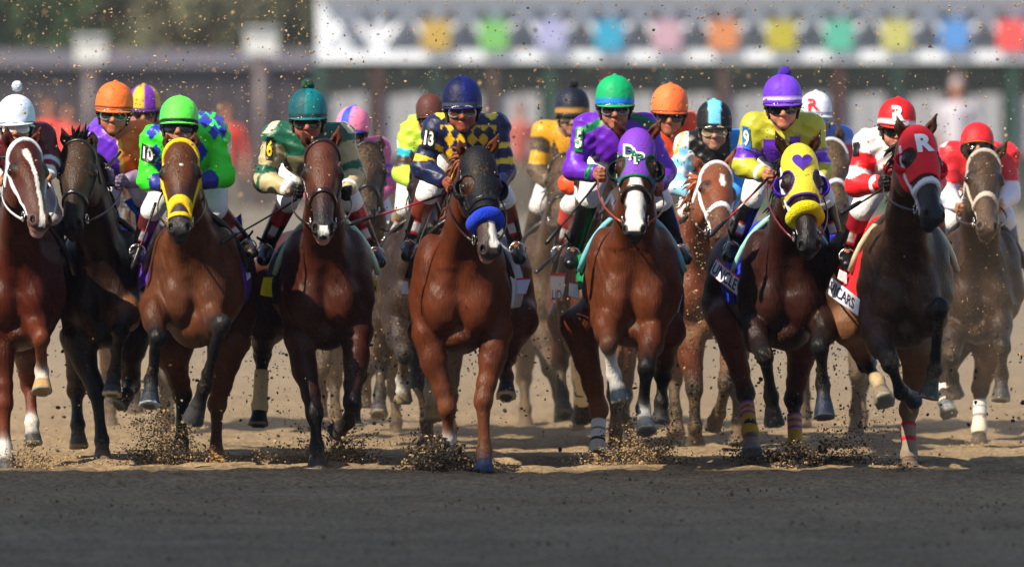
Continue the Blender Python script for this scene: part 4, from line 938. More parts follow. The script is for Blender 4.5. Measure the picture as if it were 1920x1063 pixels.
H_ = [
 dict(D=60.4, C=(38, 545), hw=.26, rx=-.1, poll=(44, 262), muz=(82, 412), yaw=.35, coat=chest*.8, muzzle=np.array((.10, .05, .04)), points=chest*.7, mouth=1, ears=((12, 232), (78, 236)), blaze=[(.11, -.020, .012), (.15, -.014, .022), (.20, -.004, .010), (.30, .012, .011), (.44, .012, .012), (.52, .006, .010), (.60, .0, .018)],
      bridle=lin('dcdce6'), bw=.017, nose_t=0, roll=None, cloth=lin('8c1420'), hood=None, rein=lin('c8c8d0'),
      legs=dict(FL=[(2, 625, -.05), (8, 757, -.15), (9, 838, -.2), (15, 880, -.25), 'p'], FR=[(62, 600, -.05), (77, 635, -.4), (79, 695, -.25), (79, 736, -.33)], HL=0, HR=[(46, 640, 1.0), (56, 720, 1.25), (60, 793, 1.1), (62, 834, 1.05)]),
      legs_opt=dict(FL=dict(sock='pastern'), FR=dict(sock='pastern', hoof=lin('b08c5c')), HR=dict(sock='pastern')), label='bright chestnut racehorse with crooked white blaze and white bridle at the left edge'),
 dict(D=61.1, C=(192, 545), hw=.27, rx=.05, poll=(146, 262), muz=(127, 424), yaw=-.25, coat=blk2, face=blk2*1.5, ears=((115, 238), (172, 244)), tuft=.14, forelock=26, bridle=BLACK*2, bw=.010, cloth=lin('1c48c8'), mane_side=1,
      legs=dict(FL=[(148, 640, -.05), (181, 735, -.15), (191, 825, -.2), (193, 870, -.28), 'p'], FR=[(244, 572, -.1), (226, 622, -.45), (214, 700, -.25), (210, 742, -.3)], HR=[(240, 650, 1.0), (246, 720, 1.2), (238, 740, .8), (222, 762, .75)]),
      legs_opt=dict(FR=dict(up=bay*.9, hoof=lin('54585c'), rim=lin('c8c4a0')), FL=dict(hoof=lin('605850'), rim=lin('cfc49a'))), label='nearly black racehorse with a windblown forelock tuft and thin black bridle'),
 dict(D=60.0, C=(366, 540), hw=.29, rx=.06, poll=(339, 262), muz=(336, 428), yaw=0, coat=bay, muzzle=np.array((.03, .027, .03)), ears=((313, 250), (366, 248)), blaze=[(.19, .004, .009), (.205, .004, .009)], bridle=lin('e6c020'), bw=.017, nose_t=.40, fig8=1, cloth=lin('5a2ca8'), forelock=4,
      legs=dict(FL=[(290, 572, -.1), (295, 634, -.4), (284, 712, -.28), (280, 762, -.36)], FR=[(386, 606, -.15), (415, 608, -.42), (384, 724, -.25), (360, 792, -.15)], HL=[(323, 660, .9), (342, 740, 1.15), (340, 827, 1.0), (341, 862, .95)], HR=[(434, 640, .9), (407, 758, 1.15), (405, 845, .95), (410, 876, .85), 'p']),
      legs_opt=dict(FL=dict(hoof=lin('343a42'), rim=lin('b8bcc4')), FR=dict(knee=BLACK*2, hoof=lin('3a3c3c')), HR=dict(low=bay*.45, knee=bay*.7, hoof=lin('b08850'))), label='light bay racehorse wearing a thick yellow bridle, muzzle pointing straight at the viewer'),
 dict(D=60.5, C=(611, 545), hw=.29, rx=-.2, poll=(605, 262), muz=(607, 430), yaw=.05, coat=dbay, face=dbay*1.15, muzzle=np.array((.018, .016, .02)), ears=((567, 244), (637, 234)), blaze=[(.56, .0, .02), (.60, .0, .03)], mouth=1, bridle=lin('241014'), bw=.011, nose_t=.35, cloth=lin('181818'), pad=lin('b8dcc8'),
      legs=dict(FL=[(562, 635, -.05), (590, 775, -.2), (594, 838, -.22), (595, 879, -.27), 'p'], FR=[(668, 625, -.1), (660, 755, -.4), (652, 790, -.2), (628, 812, -.1)], HL=[(492, 605, 1.0), (492, 665, 1.3), (488, 758, 1.2), (484, 798, 1.15)], HR=[(665, 620, .95), (672, 700, 1.25), (664, 760, 1.25), (660, 792, 1.25)]),
      legs_opt=dict(HL=dict(wrap=w_tn, hoof=lin('1c1a1c'), hr=.07), FR=dict(rim=lin('d0c8a0'))), label='dark bay racehorse with plain brown bridle, foam at its mouth, under the teal capped rider'),
 dict(D=60.0, C=(862, 552), hw=.31, rx=.17, poll=(898, 280), muz=(926, 474), yaw=.3, coat=ches6, muzzle=np.array((.05, .035, .035)), points=ches6*.6, ears=((861, 262), (936, 250)), blaze=[(.30, .02, .02), (.42, .014, .02), (.56, .02, .03)], mouth=1, mane=ches6*1.1, mane_side=-1, mane_len=1.1, mane_up=1.2, nmane=130, forelock=6, nose_t=.30, brow=0,
      hood=dict(t1=.34, col=lin('10131a'), eye=(.046, .07, .05), cups=1), roll=(lin('1440e0'), .385, .038), cloth=lin('d0d0dc'), bridle=BLACK*1.5,
      legs=dict(FL=[(802, 628, -.05), (839, 765, -.12), (841, 824, -.05), (839, 872, 0)], FR=[(930, 622, -.05), (906, 752, -.18), (908, 846, -.2), (908, 884, -.27), 'p'], HL=[(800, 620, .95), (806, 680, 1.25), (808, 735, 1.15), (813, 790, 1.1)], HR=[(975, 600, .95), (950, 670, 1.25), (950, 705, 1.1), (949, 745, 1.0)]),
      legs_opt=dict(FL=dict(sock='pastern'), FR=dict(w=1.05, hoof=lin('2e4060'), rim=lin('20242c')), HL=dict(sock='full', tint=(.9, .78, .6), hoof=lin('c0a070')), HR=dict(rim=lin('b8b0a0'))), label='chestnut racehorse wearing a dark blinker hood and fluffy blue noseband'),  # right fore hoof: bluish tint of shade put into its colour
 dict(D=59.9, C=(1186, 540), hw=.30, rx=.03, poll=(1194, 246), muz=(1189, 436), yaw=-.05, coat=ches8, muzzle=np.array((.02, .016, .02)), ears=((1151, 226), (1240, 223)), blaze=[(.28, .0, .03), (.36, .0, .045), (.50, .0, .05), (.58, -.005, .035)], hood=dict(t1=.285, col=lin('7a3cc0'), eye=(.05, .08, .055), trim=lin('0a6e50'), cups=1, cupcol=lin('0c1412')), bridle=lin('20100c'), bw=.010, nose_t=.345, brow=0, cloth=lin('08784c'), pad=lin('7cc4d8'), rein=lin('8c3c28'), forelock=0,
      legs=dict(FL=[(1138, 600, -.1), (1142, 645, -.45), (1150, 700, -.3), (1166, 752, -.3)], FR=[(1222, 612, -.1), (1212, 690, -.42), (1206, 765, -.25), (1213, 810, -.35)], HL=[(1085, 610, .95), (1123, 768, 1.1), (1121, 835, 1.0), (1119, 880, .8), 'p'], HR=[(1250, 620, .9), (1243, 700, 1.2), (1240, 755, 1.2), (1238, 795, 1.2)]),
      legs_opt=dict(FL=dict(sock='full', hoof=lin('2c3848'), hr=.072, knee=ches8*.35), FR=dict(sock='pastern', hoof=lin('60646c')), HL=dict(wrap=w_bl, low=ches8*.9)), label='chestnut racehorse with broad white blaze under a purple hood lettered DAP'),
 dict(D=60.0, C=(1474, 545), hw=.29, rx=-.19, poll=(1498, 275), muz=(1521, 466), yaw=.12, coat=dark9, muzzle=np.array((.008, .007, .009)), ears=((1454, 246), (1539, 244)), hood=dict(t1=.30, col=lin('d8cc38'), eye=(.05, .08, .055), trim=lin('3c1c8c'), cups=1, cupcol=lin('3c1c98')), roll=(lin('ece010'), .37, .036), bridle=lin('d8d8e0'), bw=.009, nose_t=0, brow=0, cloth=lin('1c30c8'), pad=lin('9cd4cc'), forelock=0, rein=lin('6c2a34'),
      legs=dict(FL=[(1412, 610, -.1), (1434, 668, -.45), (1446, 742, -.25), (1452, 798, -.2)], FR=[(1545, 600, -.1), (1538, 650, -.42), (1543, 720, -.28), (1546, 784, -.36)], HL=[(1362, 600, .9), (1398, 738, 1.1), (1406, 800, .9), (1410, 850, .75)], HR=[(1508, 640, .95), (1488, 748, 1.2), (1492, 838, 1.1), (1493, 874, 1.0), 'p']),
      legs_opt=dict(FL=dict(hr=.07, hoof=lin('16181c'), up=dark9*.3), FR=dict(hoof=lin('2c3448'), up=dark9*.3, rim=lin('5c6470')), HL=dict(up=dbay*1.3, wrap=w_py, hoof=lin('98867c'), rim=lin('7c8ca0')), HR=dict(wrap=w_py, up=dbay)), label='dark bay racehorse in a yellow hood with purple heart and fluffy yellow noseband'),
 dict(D=58.9, C=(1698, 540), hw=.28, rx=-.2, poll=(1723, 240), muz=(1760, 404), yaw=.4, coat=brn, muzzle=np.array((.02, .02, .022)), ears=((1682, 220), (1757, 212)), mud=.30, hood=dict(t1=.33, col=lin('e02030'), eye=(.048, .08, .052), cups=1), bridle=lin('dcdce4'), bw=.014, nose_t=.37, brow=0, cloth=lin('d81c28'), pad=lin('c8c0a0'), forelock=0, rein=lin('181416'),
      legs=dict(FL=[(1643, 618, -.1), (1670, 680, -.45), (1690, 735, -.25), (1716, 752, -.1)], FR=[(1742, 600, -.1), (1762, 578, -.4), (1752, 692, -.3), (1740, 748, -.32)], HL=[(1590, 610, .95), (1625, 680, 1.25), (1645, 712, 1.0), (1659, 754, .8)], HR=[(1725, 660, .95), (1704, 768, 1.2), (1703, 848, 1.1), (1707, 888, 1.0), 'p']),
      legs_opt=dict(HR=dict(wrap=w_rd, up=bay*.8, low=brn*1.6, hoof=lin('7c6c5c')), HL=dict(up=bay*.9, sock='pastern', tint=(.7, .55, .35), hoof=lin('80766c')), FL=dict(hoof=lin('26344c'), hr=.06)), label='dark brown racehorse in a red hood lettered R, head turned right'),
 dict(D=64.0, C=(1838, 540), hw=.28, rx=-.05, poll=(1846, 282), muz=(1854, 424), yaw=.1, coat=brn*.5, face=brn*.55, muzzle=np.array((.08, .05, .035)), ears=((1806, 268), (1891, 260)), bridle=lin('b8aca0'), bw=.015, nose_t=.36, cloth=lin('2430a0'), mud=.35, res=1.1,
      legs=dict(FL=[(1790, 620, -.1), (1783, 670, -.4), (1785, 705, -.2), (1791, 745, -.15)], FR=[(1868, 590, -.1), (1881, 650, -.4), (1878, 703, -.25), (1876, 752, -.3)], HR=[(1858, 650, .9), (1838, 728, 1.1), (1836, 800, 1.0), (1836, 838, .9), 'p'], HL=[(1785, 650, .9), (1770, 715, 1.2), (1770, 745, 1.0), (1780, 778, .9)]),
      legs_opt=dict(HR=dict(wrap=w_wt, up=bay*.8), HL=dict(wrap=w_wt, hoof=lin('8c94a0'))), label='mud spattered dark racehorse with a pale bridle at the right edge'),
 # the horses behind
 dict(rear, D=67.0, C=(262, 540), poll=(262, 300), muz=(262, 430), coat=brn*1.6, cloth=lin('303030'), legs=dict(FL=[(244, 610, -.1), (245, 665, -.4), (252, 735, -.2), (254, 775, -.2)]), label='muddy brown racehorse mostly hidden behind the nearly black horse and the light bay one'),
 dict(rear, D=65.6, C=(686, 540), poll=(690, 268), muz=(688, 400), coat=np.array((.05, .04, .036)), ears=((658, 256), (714, 252)), cloth=lin('303030'), mud=.55, legs=dict(FL=[(612, 610, -.1), (604, 690, -.3), (602, 740, -.1), (598, 782, -.1)], FR=[(706, 610, -.1), (690, 690, -.35), (684, 735, -.2), (682, 765, -.2)]), label='grey brown dusty racehorse behind the dark bay horse, carrying the pink capped rider'),
 dict(rear, D=63.4, C=(786, 545), poll=(800, 300), muz=(802, 420), coat=np.array((.05, .032, .025)), cloth=lin('e0e0e4'), mane_side=1, legs=dict(FL=[(745, 610, -.1), (759, 665, -.4), (755, 712, -.2), (756, 755, -.15)], FR=[(772, 640, -.1), (790, 722, -.2), (800, 790, -.2), (800, 836, -.1), 'p'], HL=[(730, 600, .9), (715, 680, 1.1), (712, 740, 1.0), (710, 780, .9)]), legs_opt=dict(FL=dict(sock='pastern', knee=BLACK*2, low=lin('6a5c48'), hoof=lin('807058'))), label='dark brown racehorse with one pale fetlock, half hidden behind the blue noseband horse'),
 dict(rear, D=67.5, C=(1040, 540), hw=.25, poll=(1062, 290), muz=(1048, 420), coat=np.array((.09, .06, .04)), cloth=lin('303030'), mud=.7, legs=dict(FL=[(1018, 615, -.1), (1030, 690, -.3), (1048, 740, -.1), (1056, 790, -.1)]), label='dust covered brown racehorse far back carrying the black pompom capped rider'),
 dict(rear, D=64.2, C=(1128, 545), hw=.30, rx=-.05, poll=(1120, 300), muz=(1105, 400), coat=ches8*.8, cloth=lin('e0e0e4'), bridle=lin('dcdce6'), legs=dict(FL=[(1076, 615, -.1), (1090, 668, -.35), (1091, 738, -.2), (1094, 790, -.1)], FR=[(1165, 640, -.1), (1153, 740, -.2), (1154, 806, -.2), (1154, 852, -.1), 'p'], HL=[(1060, 600, .9), (1050, 680, 1.1), (1055, 740, 1.0), (1060, 780, .9)]), legs_opt=dict(FL=dict(wrap=w_tn, hoof=lin('141416'), hr=.072)), label='bay racehorse close behind the DAP hooded horse, white bandage on its lifted foreleg'),
 dict(rear, D=63.1, C=(1325, 530), hw=.29, poll=(1346, 306), muz=(1362, 440), yaw=.35, coat=lin('8a4c30'), face=lin('8a4a30'), muzzle=lin('4a3028'), mane=lin('9a5230'), mane_side=-1, nmane=120, mane_len=1.3, ears=((1300, 290), (1380, 276)), blaze=[(.13, .0, .012), (.19, .0, .018), (.23, .0, .01)], bridle=lin('e4e2e8'), bw=.015, nose_t=.36, cloth=lin('a89878'), mud=.55, res=1.1,
      legs=dict(FL=[(1295, 640, -.1), (1302, 730, -.2), (1303, 800, -.2), (1304, 836, -.1), 'p'], FR=[(1376, 640, -.1), (1362, 720, -.35), (1348, 775, -.1), (1335, 800, .0)]), label='reddish chestnut racehorse with white bridle and small star behind the yellow hooded horse'),
 dict(rear, D=66.5, C=(1560, 530), hw=.25, poll=(1556, 262), muz=(1574, 390), coat=np.array((.08, .065, .055)), ears=((1530, 246), (1570, 222)), cloth=lin('303030'), mud=.7, bridle=lin('c8c8d0'), label='grey brown racehorse far back between the yellow and red hooded horses'),
]
OR = ('f07030',)
J_ = [
 dict(h=(30, 213, 36), roll=-.04, cap=sector(['d4e0f8', 'd4e0f8']), pom=('e0e8f8', 10, (32, 162)), goggles=('c8c8d0', 'e8ecf8'), gstrap='e0e0e8', silk=silk_maroon, sL=(-12, 262), sR=(78, 256), eR=(96, 300), hR=(86, 338), eL=(-30, 320), hL=(10, 340), kL=(-20, 392), aL=(-40, 480), tL=(-50, 500), kR=(96, 405), aR=(110, 480), tR=(114, 500), label='jockey in a white cap with white pompom and maroon silks at the left edge'),
 dict(h=(215, 189, 36), roll=.05, cap=sector(OR, band=[(-.42, -.33, '301008')]), goggles=('2c2828', '808488'), silk=silk_halves, sL=(178, 262), sR=(268, 252), eL=(178, 320), eR=(282, 330), hL=(204, 330), hR=(228, 342), kL=(205, 375), kR=(270, 372), aL=(150, 470), tL=(145, 490), aR=(272, 440), tR=(262, 470), skin='b06a50', glove='7c6c88', breeches='d0ccd8', label='grinning jockey in orange cap and silks halved purple and orange'),
 dict(h=(336, 217, 37), roll=.02, pitch=-.3, cap=sector(['60f850', '80f868', '48e058', '48e858'], ph=math.pi/4, band=[(-.47, -.38, '06200c')]), goggles=('0c1020', '101828'), silk=silk_lime, wr=1.2, hip=(376, 262), belly=1.1, sL=(288, 262), sR=(398, 250), eL=(278, 338), eR=(420, 330), hL=(315, 348), hR=(368, 345), kL=(285, 395), kR=(406, 394), aL=(262, 462), tL=(255, 484), aR=(456, 452), tR=(472, 474), boot_top='6a2a2c', label='jockey in lime green cap and lime silks with blue patches, arm number 10'),
 dict(h=(577, 202, 37), cap=sector(['06505a', '077078', '054852', '05424c'], ph=math.pi/2+.1, band=[(-.47, -.38, '203c44')]), pom=('0a4a34', 12, (577, 160)), goggles=('140c0c', '403830'), silk=silk_tan_green, sL=(518, 255), sR=(640, 256), eL=(496, 340), eR=(664, 330), hL=(556, 358), hR=(650, 360), kL=(538, 380), kR=(660, 380), aL=(502, 455), tL=(494, 488), aR=(696, 462), tR=(712, 492), boot_top='b01c2c', cuff='ececf0', glove='18181a', skin='9c5a48', label='jockey in teal cap with dark green pompom, tan and green silks, arm number 6'),
 dict(h=(866, 181, 38), roll=-.03, cap=sector(['081040', '0c1a60', '070e34', '060c30'], ph=math.pi/2, band=[(-.46, -.34, '3c4450')]), goggles=('4c2c20', '8c8a8c'), silk=silk_diamonds, sL=(820, 240), sR=(930, 240), eL=(792, 315), eR=(946, 320), hL=(842, 345), hR=(930, 360), kL=(800, 365), kR=(945, 375), aL=(772, 450), tL=(764, 480), aR=(965, 450), tR=(974, 486), boot_top='7c3424', skin='8c4c38', label='jockey in navy cap and navy silks with yellow diamonds, arm number 13'),
 dict(h=(1153, 178, 37), cap=sector(['08a868', '08a868'], band=[(-.46, -.30, '1480e8')]), goggles=('2c1c20', '77777c'), silk=silk_purple_green, sL=(1100, 240), sR=(1208, 238), eL=(1076, 318), eR=(1246, 322), hL=(1124, 328), hR=(1234, 352), kL=(1104, 372), kR=(1240, 378), aL=(1078, 462), tL=(1070, 494), aR=(1268, 460), tR=(1286, 486), boot_top='101014', badge=False, cuff='0a7458', skin='a86c58', label='jockey in bright green cap with blue band and purple silks, arm number 5'),
 dict(h=(1467, 176, 37), roll=-.02, cap=sector(['6a30d8', '7a44e8', '5c28cc', '5c28cc'], ph=math.pi/2, band=[(-.30, -.16, 'ecdcf8')]), pom=('4c20b8', 12, (1471, 137)), goggles=('060508', '0c0a10'), silk=silk_yellow_purple, wr=1.1, sL=(1416, 236), sR=(1520, 240), eL=(1394, 312), eR=(1540, 320), hL=(1440, 330), hR=(1530, 345), kL=(1410, 372), kR=(1545, 375), aL=(1380, 452), tL=(1366, 482), aR=(1566, 450), tR=(1572, 488), boot_top='101014', cuff='e8ecf0', skin='c08068', label='jockey in purple cap with white stripe and yellow green silks'),
 dict(h=(1682, 219, 36), hyaw=.12, roll=.08, cap=sector(['d81c24', 'd81c24', 'c01820', 'd01a22'], band=[(-.42, -.28, 'f0eaf0')]), goggles=('080808', '181414'), silk=silk_red_white, wr=1.1, sL=(1628, 268), sR=(1730, 270), eL=(1606, 348), eR=(1752, 340), hL=(1658, 345), hR=(1742, 370), kL=(1615, 395), kR=(1748, 392), aL=(1590, 466), tL=(1588, 496), aR=(1762, 456), tR=(1774, 492), boot_top='a01c2c', cuff='f0f0f4', glove='141416', skin='c08068', label='jockey in red cap lettered R with white and red silks'),
 dict(h=(1832, 262, 32), pitch=-.5, cap=sector(['e0242c', 'e0242c']), peak='e06830', silk=silk_red_wsleeve, sL=(1785, 290), sR=(1888, 292), eL=(1778, 370), eR=(1893, 365), hL=(1800, 392), hR=(1872, 386), kL=(1788, 415), kR=(1886, 415), aL=(1768, 480), tL=(1765, 505), aR=(1898, 470), tR=(1910, 496), boot_top='3c5c9c', res=1.2, label='jockey with head down in plain red cap and red silks with white sleeves, far right'),
 dict(h=(270, 190, 31), cap=sector(['e8b020', '7030b0', 'd0a828', '7030b0', 'e8b020', '7030b0', 'e8b020', '7030b0'], ph=.75, band=[(-.6, -.4, '5a3080')]), silk=silk_plain('8c5a1c'), mud=.5, res=1.5, label='jockey in a purple and yellow quartered cap behind the orange capped rider'),
 dict(h=(662, 230, 31), roll=.12, hyaw=-.35, cap=sector(['f888b0', 'f888b0', 'f888b0', 'f888b0', '2850e0', 'f888b0', 'f888b0', 'f888b0', 'f888b0', 'f888b0'], ph=3.0), silk=silk_plain('d8609c', bands=[('RA', .5, .62, '4040c0'), ('RA', .75, .87, '4040c0'), ('T', .0, .06, '8c50c0')]), sR=(708, 280), eR=(726, 345), hR=(700, 380), mud=.3, res=1.4, label='jockey in a pink cap with one blue panel and pink silks'),
 dict(h=(806, 203, 27), roll=-.1, cap=sector(['5c3028', '54302a']), silk=silk_plain('b8dc3c', bands=[('LA', .45, .62, '14b0c8'), ('LA', .62, 1.0, '3c2820')], cuffs='b8dc3c'), sL=(775, 250), sR=(840, 250), eL=(756, 325), hL=(778, 345), eR=(850, 320), kL=(760, 390), aL=(735, 440), tL=(728, 470), hip=(800, 262), boot_top='8c8468', mud=.35, res=1.3, label='jockey in a brown cap and lime yellow silks behind the navy capped rider'),
 dict(h=(1073, 197, 33), cap=sector(['141828', '1c2034'], band=[(-.46, -.30, 'b08038')]), pom=('14141c', 9, (1075, 158)), goggles=('4c4838', '2c2820'), silk=silk_plain('dc9c10', arms='3c342c', bands=[('LA', .55, .9, 'e0a810')]), sL=(1020, 250), sR=(1110, 255), eL=(1006, 318), hL=(1032, 350), mud=.75, res=1.2, skin='9c7460', label='muddy jockey in black pompom cap with gold band and yellow and black silks'),
 dict(h=(1256, 192, 35), roll=.04, cap=sector(['f87038', 'f87a40'], band=[(-.60, -.5, 'd85c28')]), goggles=('141014', '2c2420'), silk=silk_plain('f05020'), hip=(1190, 262), sL=(1200, 245), sR=(1290, 235), eL=(1068, 345), hL=(1115, 350), eR=(1262, 345), hR=(1238, 372), kL=(1070, 385), aL=(1052, 460), tL=(1045, 490), boot_top='c84038', mud=.2, res=1.1, skin='a8684c', label='jockey in plain orange cap and orange silks behind the green capped rider'),
 dict(h=(1339, 221, 34), cap=lambda a, z: lin('70c8f0') if abs(math.sin(a)*math.sqrt(max(0, 1-max(z, 0)**2))) < .36 and math.cos(a) > -.1 and z > -.34 else lin('101218'), goggles=('8c7c60', 'b0a890'), gstrap='302c28', silk=silk_dots, sL=(1290, 272), sR=(1388, 268), eL=(1266, 345), hL=(1308, 366), eR=(1390, 350), kL=(1290, 395), aL=(1268, 470), tL=(1262, 500), boot_top='9c3830', mud=.2, res=1.05, skin='a8806c', label='jockey in black cap with light blue stripe, black vest and blue dotted white sleeve'),
 dict(h=(1530, 201, 30), hyaw=.35, cap=sector(['dce4f4', 'e4e8f4'], band=[(-.44, -.36, '1c2870')]), goggles=('80a8d0', '4c6c9c'), silk=silk_plain('5c7cd8', arms='c8283c', bands=[('RF', .2, .5, '90a8e0'), ('RF', .5, .8, 'c8283c'), ('RA', .0, .3, '8ca0e4')]), sR=(1578, 258), eR=(1600, 318), hR=(1598, 352), mud=.3, res=1.3, label='jockey in a white cap with a red letter R and blue and red sleeves'),
]
PAIR = [0, 1, 2, 3, 4, 5, 6, 7, 8, 9, 10, 11, 12, 13, 14, 15]
HH = []; JJ = []
import os
ONLY = os.environ.get('ONLY')
for i, (h, j) in enumerate(zip(H_, J_)):
    if ONLY and str(i) not in ONLY.split(','): HH.append(None); JJ.append(None); continue
    for k in ('hood', 'roll'):
        if h.get(k, 0) is None: del h[k]
    J = make_jockey(j, h['D']); h['hands'] = J['hands']; JJ.append(J); HH.append(make_horse(h))
def on(i): return HH[i] is not None
if on(0): armband
if on(2): armband(JJ[2], [(264, 300), (291, 309), (289, 278), (266, 268)], '14161a', 'f0f0f0', '10')
if on(3): armband(JJ[3], [(497, 298), (511, 300), (514, 258), (500, 257)], '101014', 'f0d020', '6')
if on(4): armband(JJ[4], [(790, 276), (815, 281), (817, 243), (796, 238)], '16181e', 'f0f0f0', '13')
if on(5): armband(JJ[5], [(1076, 284), (1092, 286), (1093, 240), (1080, 238)], '0a8a44', 'f0f0e8', '5')
if on(6): armband(JJ[6], [(1392, 278), (1408, 282), (1405, 240), (1392, 236)], '1460c8', 'd8e4c8', '9')
if on(7): armband(JJ[7], [(1597, 294), (1609, 291), (1611, 266), (1600, 268)], '101014', None, None)
if on(5): 
    hd = HH[5]['hood']
    for ch, x, y in (('D', 1179, 282), ('A', 1189, 289), ('P', 1199, 296)):
        w_, h_ = 8, 9
        for off, c, g in ((.008, 'e8f0e8', 1.32), (.013, '0a6450', .88)):
            q = [(x-w_*g, y+h_*g), (x+w_*g, y+h_*g+1), (x+w_*g, y-h_*g+1), (x-w_*g, y-h_*g)]
            decal('hood_lettering', text_geo(ch, .035 if g > 1 else .02), q, hd[1], 59.6, lin(c), M_CLOTH, HH[5]['ob'], off)
if on(6):
    hd = HH[6]['hood']; decal('purple_heart', heart_geo(), [(1485, 320), (1523, 320), (1523, 290), (1485, 290)], hd[1], 59.6, lin('4c28a0'), M_CLOTH, HH[6]['ob'], .008)
if on(7):
    hd = HH[7]['hood']; decal('hood_letter', text_geo('R', .05), [(1721, 286), (1753, 283), (1748, 250), (1714, 252)], hd[1], 58.5, lin('f0f0f4'), M_CLOTH, HH[7]['ob'], .008)
    decal('cap_letter', text_geo('R', .05), [(1674, 227), (1696, 227), (1698, 198), (1672, 198)], JJ[7]['helmet'], 59, lin('f0f0f4'), M_CLOTH, JJ[7]['hel'], .006)
if on(15): decal('cap_letter', text_geo('R', .04), [(1515, 208), (1537, 207), (1534, 184), (1514, 185)], JJ[15]['helmet'], 66.6, lin('d02838'), M_CLOTH, JJ[15]['hel'], .006)
# number cloths and flaps hanging from the saddles
def FL(i, name, quad, col, dy=(.55, .55, .55, .55), wave=.012, colf=None, txt=None, tcol='20204c', box=(.08, .2, .92, .8), ph=0, par=None):
    if not on(i): return
    D = H_[i]['D']; C4 = [P(u, v, D+.25+d) for (u, v), d in zip(quad, dy)]
    fl = flap(name, C4, lin(col), M_CLOTH, HH[i]['ob'], wave, colf=colf, ph=ph)
    if txt: flap_text('cloth_lettering', txt, fl, box, lin(tcol), M_CLOTH, HH[i]['ob'], .01)
def edge(c0, c1, lo=.12): return lambda s_, t: lin(c1) if (t > 1-lo or t < lo*.4) else lin(c0)
FL(6, 'number_cloth', [(1332, 514), (1386, 558), (1396, 528), (1346, 484)], 'e4e4ee', (.6, -.0, -.0, .6), .003, colf=edge('e4e4ee', 'c82030'), txt='UNCLE', box=(.04, .15, .84, .82))
FL(6, 'saddle_cloth_corner', [(1378, 545), (1392, 560), (1412, 470), (1388, 470)], '2030c8', (.2, .05, .1, .3))
FL(6, 'saddle_cloth_corner', [(1556, 520), (1570, 530), (1572, 440), (1556, 440)], '2030c8', (.3, .3, .3, .3))
FL(7, 'number_cloth', [(1554, 552), (1608, 592), (1614, 562), (1560, 520)], 'e4e4ee', (.6, -.05, -.05, .6), .003, txt='VICARS', box=(.04, .2, .86, .85))
FL(7, 'saddle_cloth_corner', [(1586, 545), (1612, 575), (1622, 470), (1572, 500)], 'd81c28', (.35, .1, .15, .5))
FL(7, 'saddle_cloth_corner', [(1570, 522), (1588, 534), (1588, 512), (1574, 505)], 'ece8ec', (.3, .3, .3, .3), .003)
FL(5, 'saddle_cloth_corner', [(1086, 545), (1104, 540), (1108, 470), (1080, 480)], '08784c', (.3, .2, .2, .4))
FL(5, 'saddle_cloth_corner', [(1066, 556), (1086, 562), (1086, 530), (1067, 527)], 'e4e4ea', (.3, .3, .3, .3), .004, colf=edge('e4e4ea', 'd02030', .15))
FL(5, 'saddle_cloth_corner', [(1258, 565), (1280, 545), (1286, 480), (1262, 480)], '087048', (.3, .3, .3, .3))
FL(5, 'saddle_cloth_corner', [(1262, 585), (1272, 586), (1280, 552), (1266, 546)], 'ccd0f0', (.35, .35, .35, .35), .003)
FL(13, 'number_cloth', [(1032, 562), (1064, 566), (1066, 512), (1034, 512)], 'e6e6ec', (-.1, -.1, -.1, -.1), .006, colf=edge('e6e6ec', 'd02030', .12), txt='LIDA', tcol='141418', box=(.08, .04, .95, .38))
FL(3, 'saddle_cloth_corner', [(487, 553), (516, 558), (520, 520), (494, 520)], 'e0d010', (.4, .4, .4, .4), .012)
FL(3, 'saddle_cloth_corner', [(690, 550), (707, 548), (708, 525), (692, 525)], 'd8c820', (.4, .4, .4, .4), .004, txt='V4', tcol='28281c', box=(.1, .1, .9, .6))
FL(2, 'saddle_cloth_corner', [(262, 545), (282, 530), (300, 440), (262, 500)], '5c2cb0', (.5, .2, .2, .6))
FL(2, 'saddle_cloth_corner', [(262, 568), (280, 572), (280, 548), (262, 545)], 'e8dce4', (.5, .5, .5, .5), .003, colf=edge('e8dce4', 'd02030', .15))
FL(2, 'saddle_cloth_corner', [(440, 548), (470, 520), (468, 500), (446, 505)], 'd0d4f4', (.4, .4, .4, .4), .006)
FL(2, 'saddle_cloth_corner', [(440, 510), (464, 505), (452, 400), (430, 420)], '3c2090', (.45, .45, .45, .45), .01)
FL(4, 'saddle_cloth_corner', [(958, 552), (986, 552), (996, 520), (966, 522)], 'c4ccf0', (.4, .4, .4, .4), .006, colf=edge('c4ccf0', 'c82838', .12))
FL(4, 'saddle_cloth_corner', [(752, 552), (767, 554), (764, 524), (756, 522)], 'ececf0', (.3, .3, .3, .3), .002, colf=edge('ececf0', 'd02030', .15))
FL(1, 'saddle_cloth_corner', [(262, 412), (284, 402), (248, 370), (232, 378)], '1c50d0', (.3, .3, .3, .3), .006)
FL(8, 'saddle_cloth_corner', [(1886, 540), (1906, 525), (1902, 450), (1886, 460)], '2434a4', (.4, .4, .4, .4), .006)
if on(1): whip((226, 285), (198, 318), 60.9, 60.7, 'short black whip held up by the purple and orange silks jockey', False)
if on(2): whip((292, 380), (247, 505), 60.2, 60.1, 'dark whip hanging down beside the lime silked jockey at left of his horse', False)
if on(3): whip((556, 374), (414, 456), 60.5, 60.0, 'black whip pointing down left from the teal capped jockey')
if on(4): whip((838, 362), (654, 421), 60.1, 59.7, 'long whip with a red section pointing left from the navy capped jockey', True)
if on(5): whip((1126, 334), (1023, 458), 60.0, 59.8, 'black whip pointing steeply down left from the purple silked jockey')
if on(13): whip((1100, 420), (1004, 512), 64.0, 63.7, 'dark dusty whip below the orange silked jockey, lower than the others')
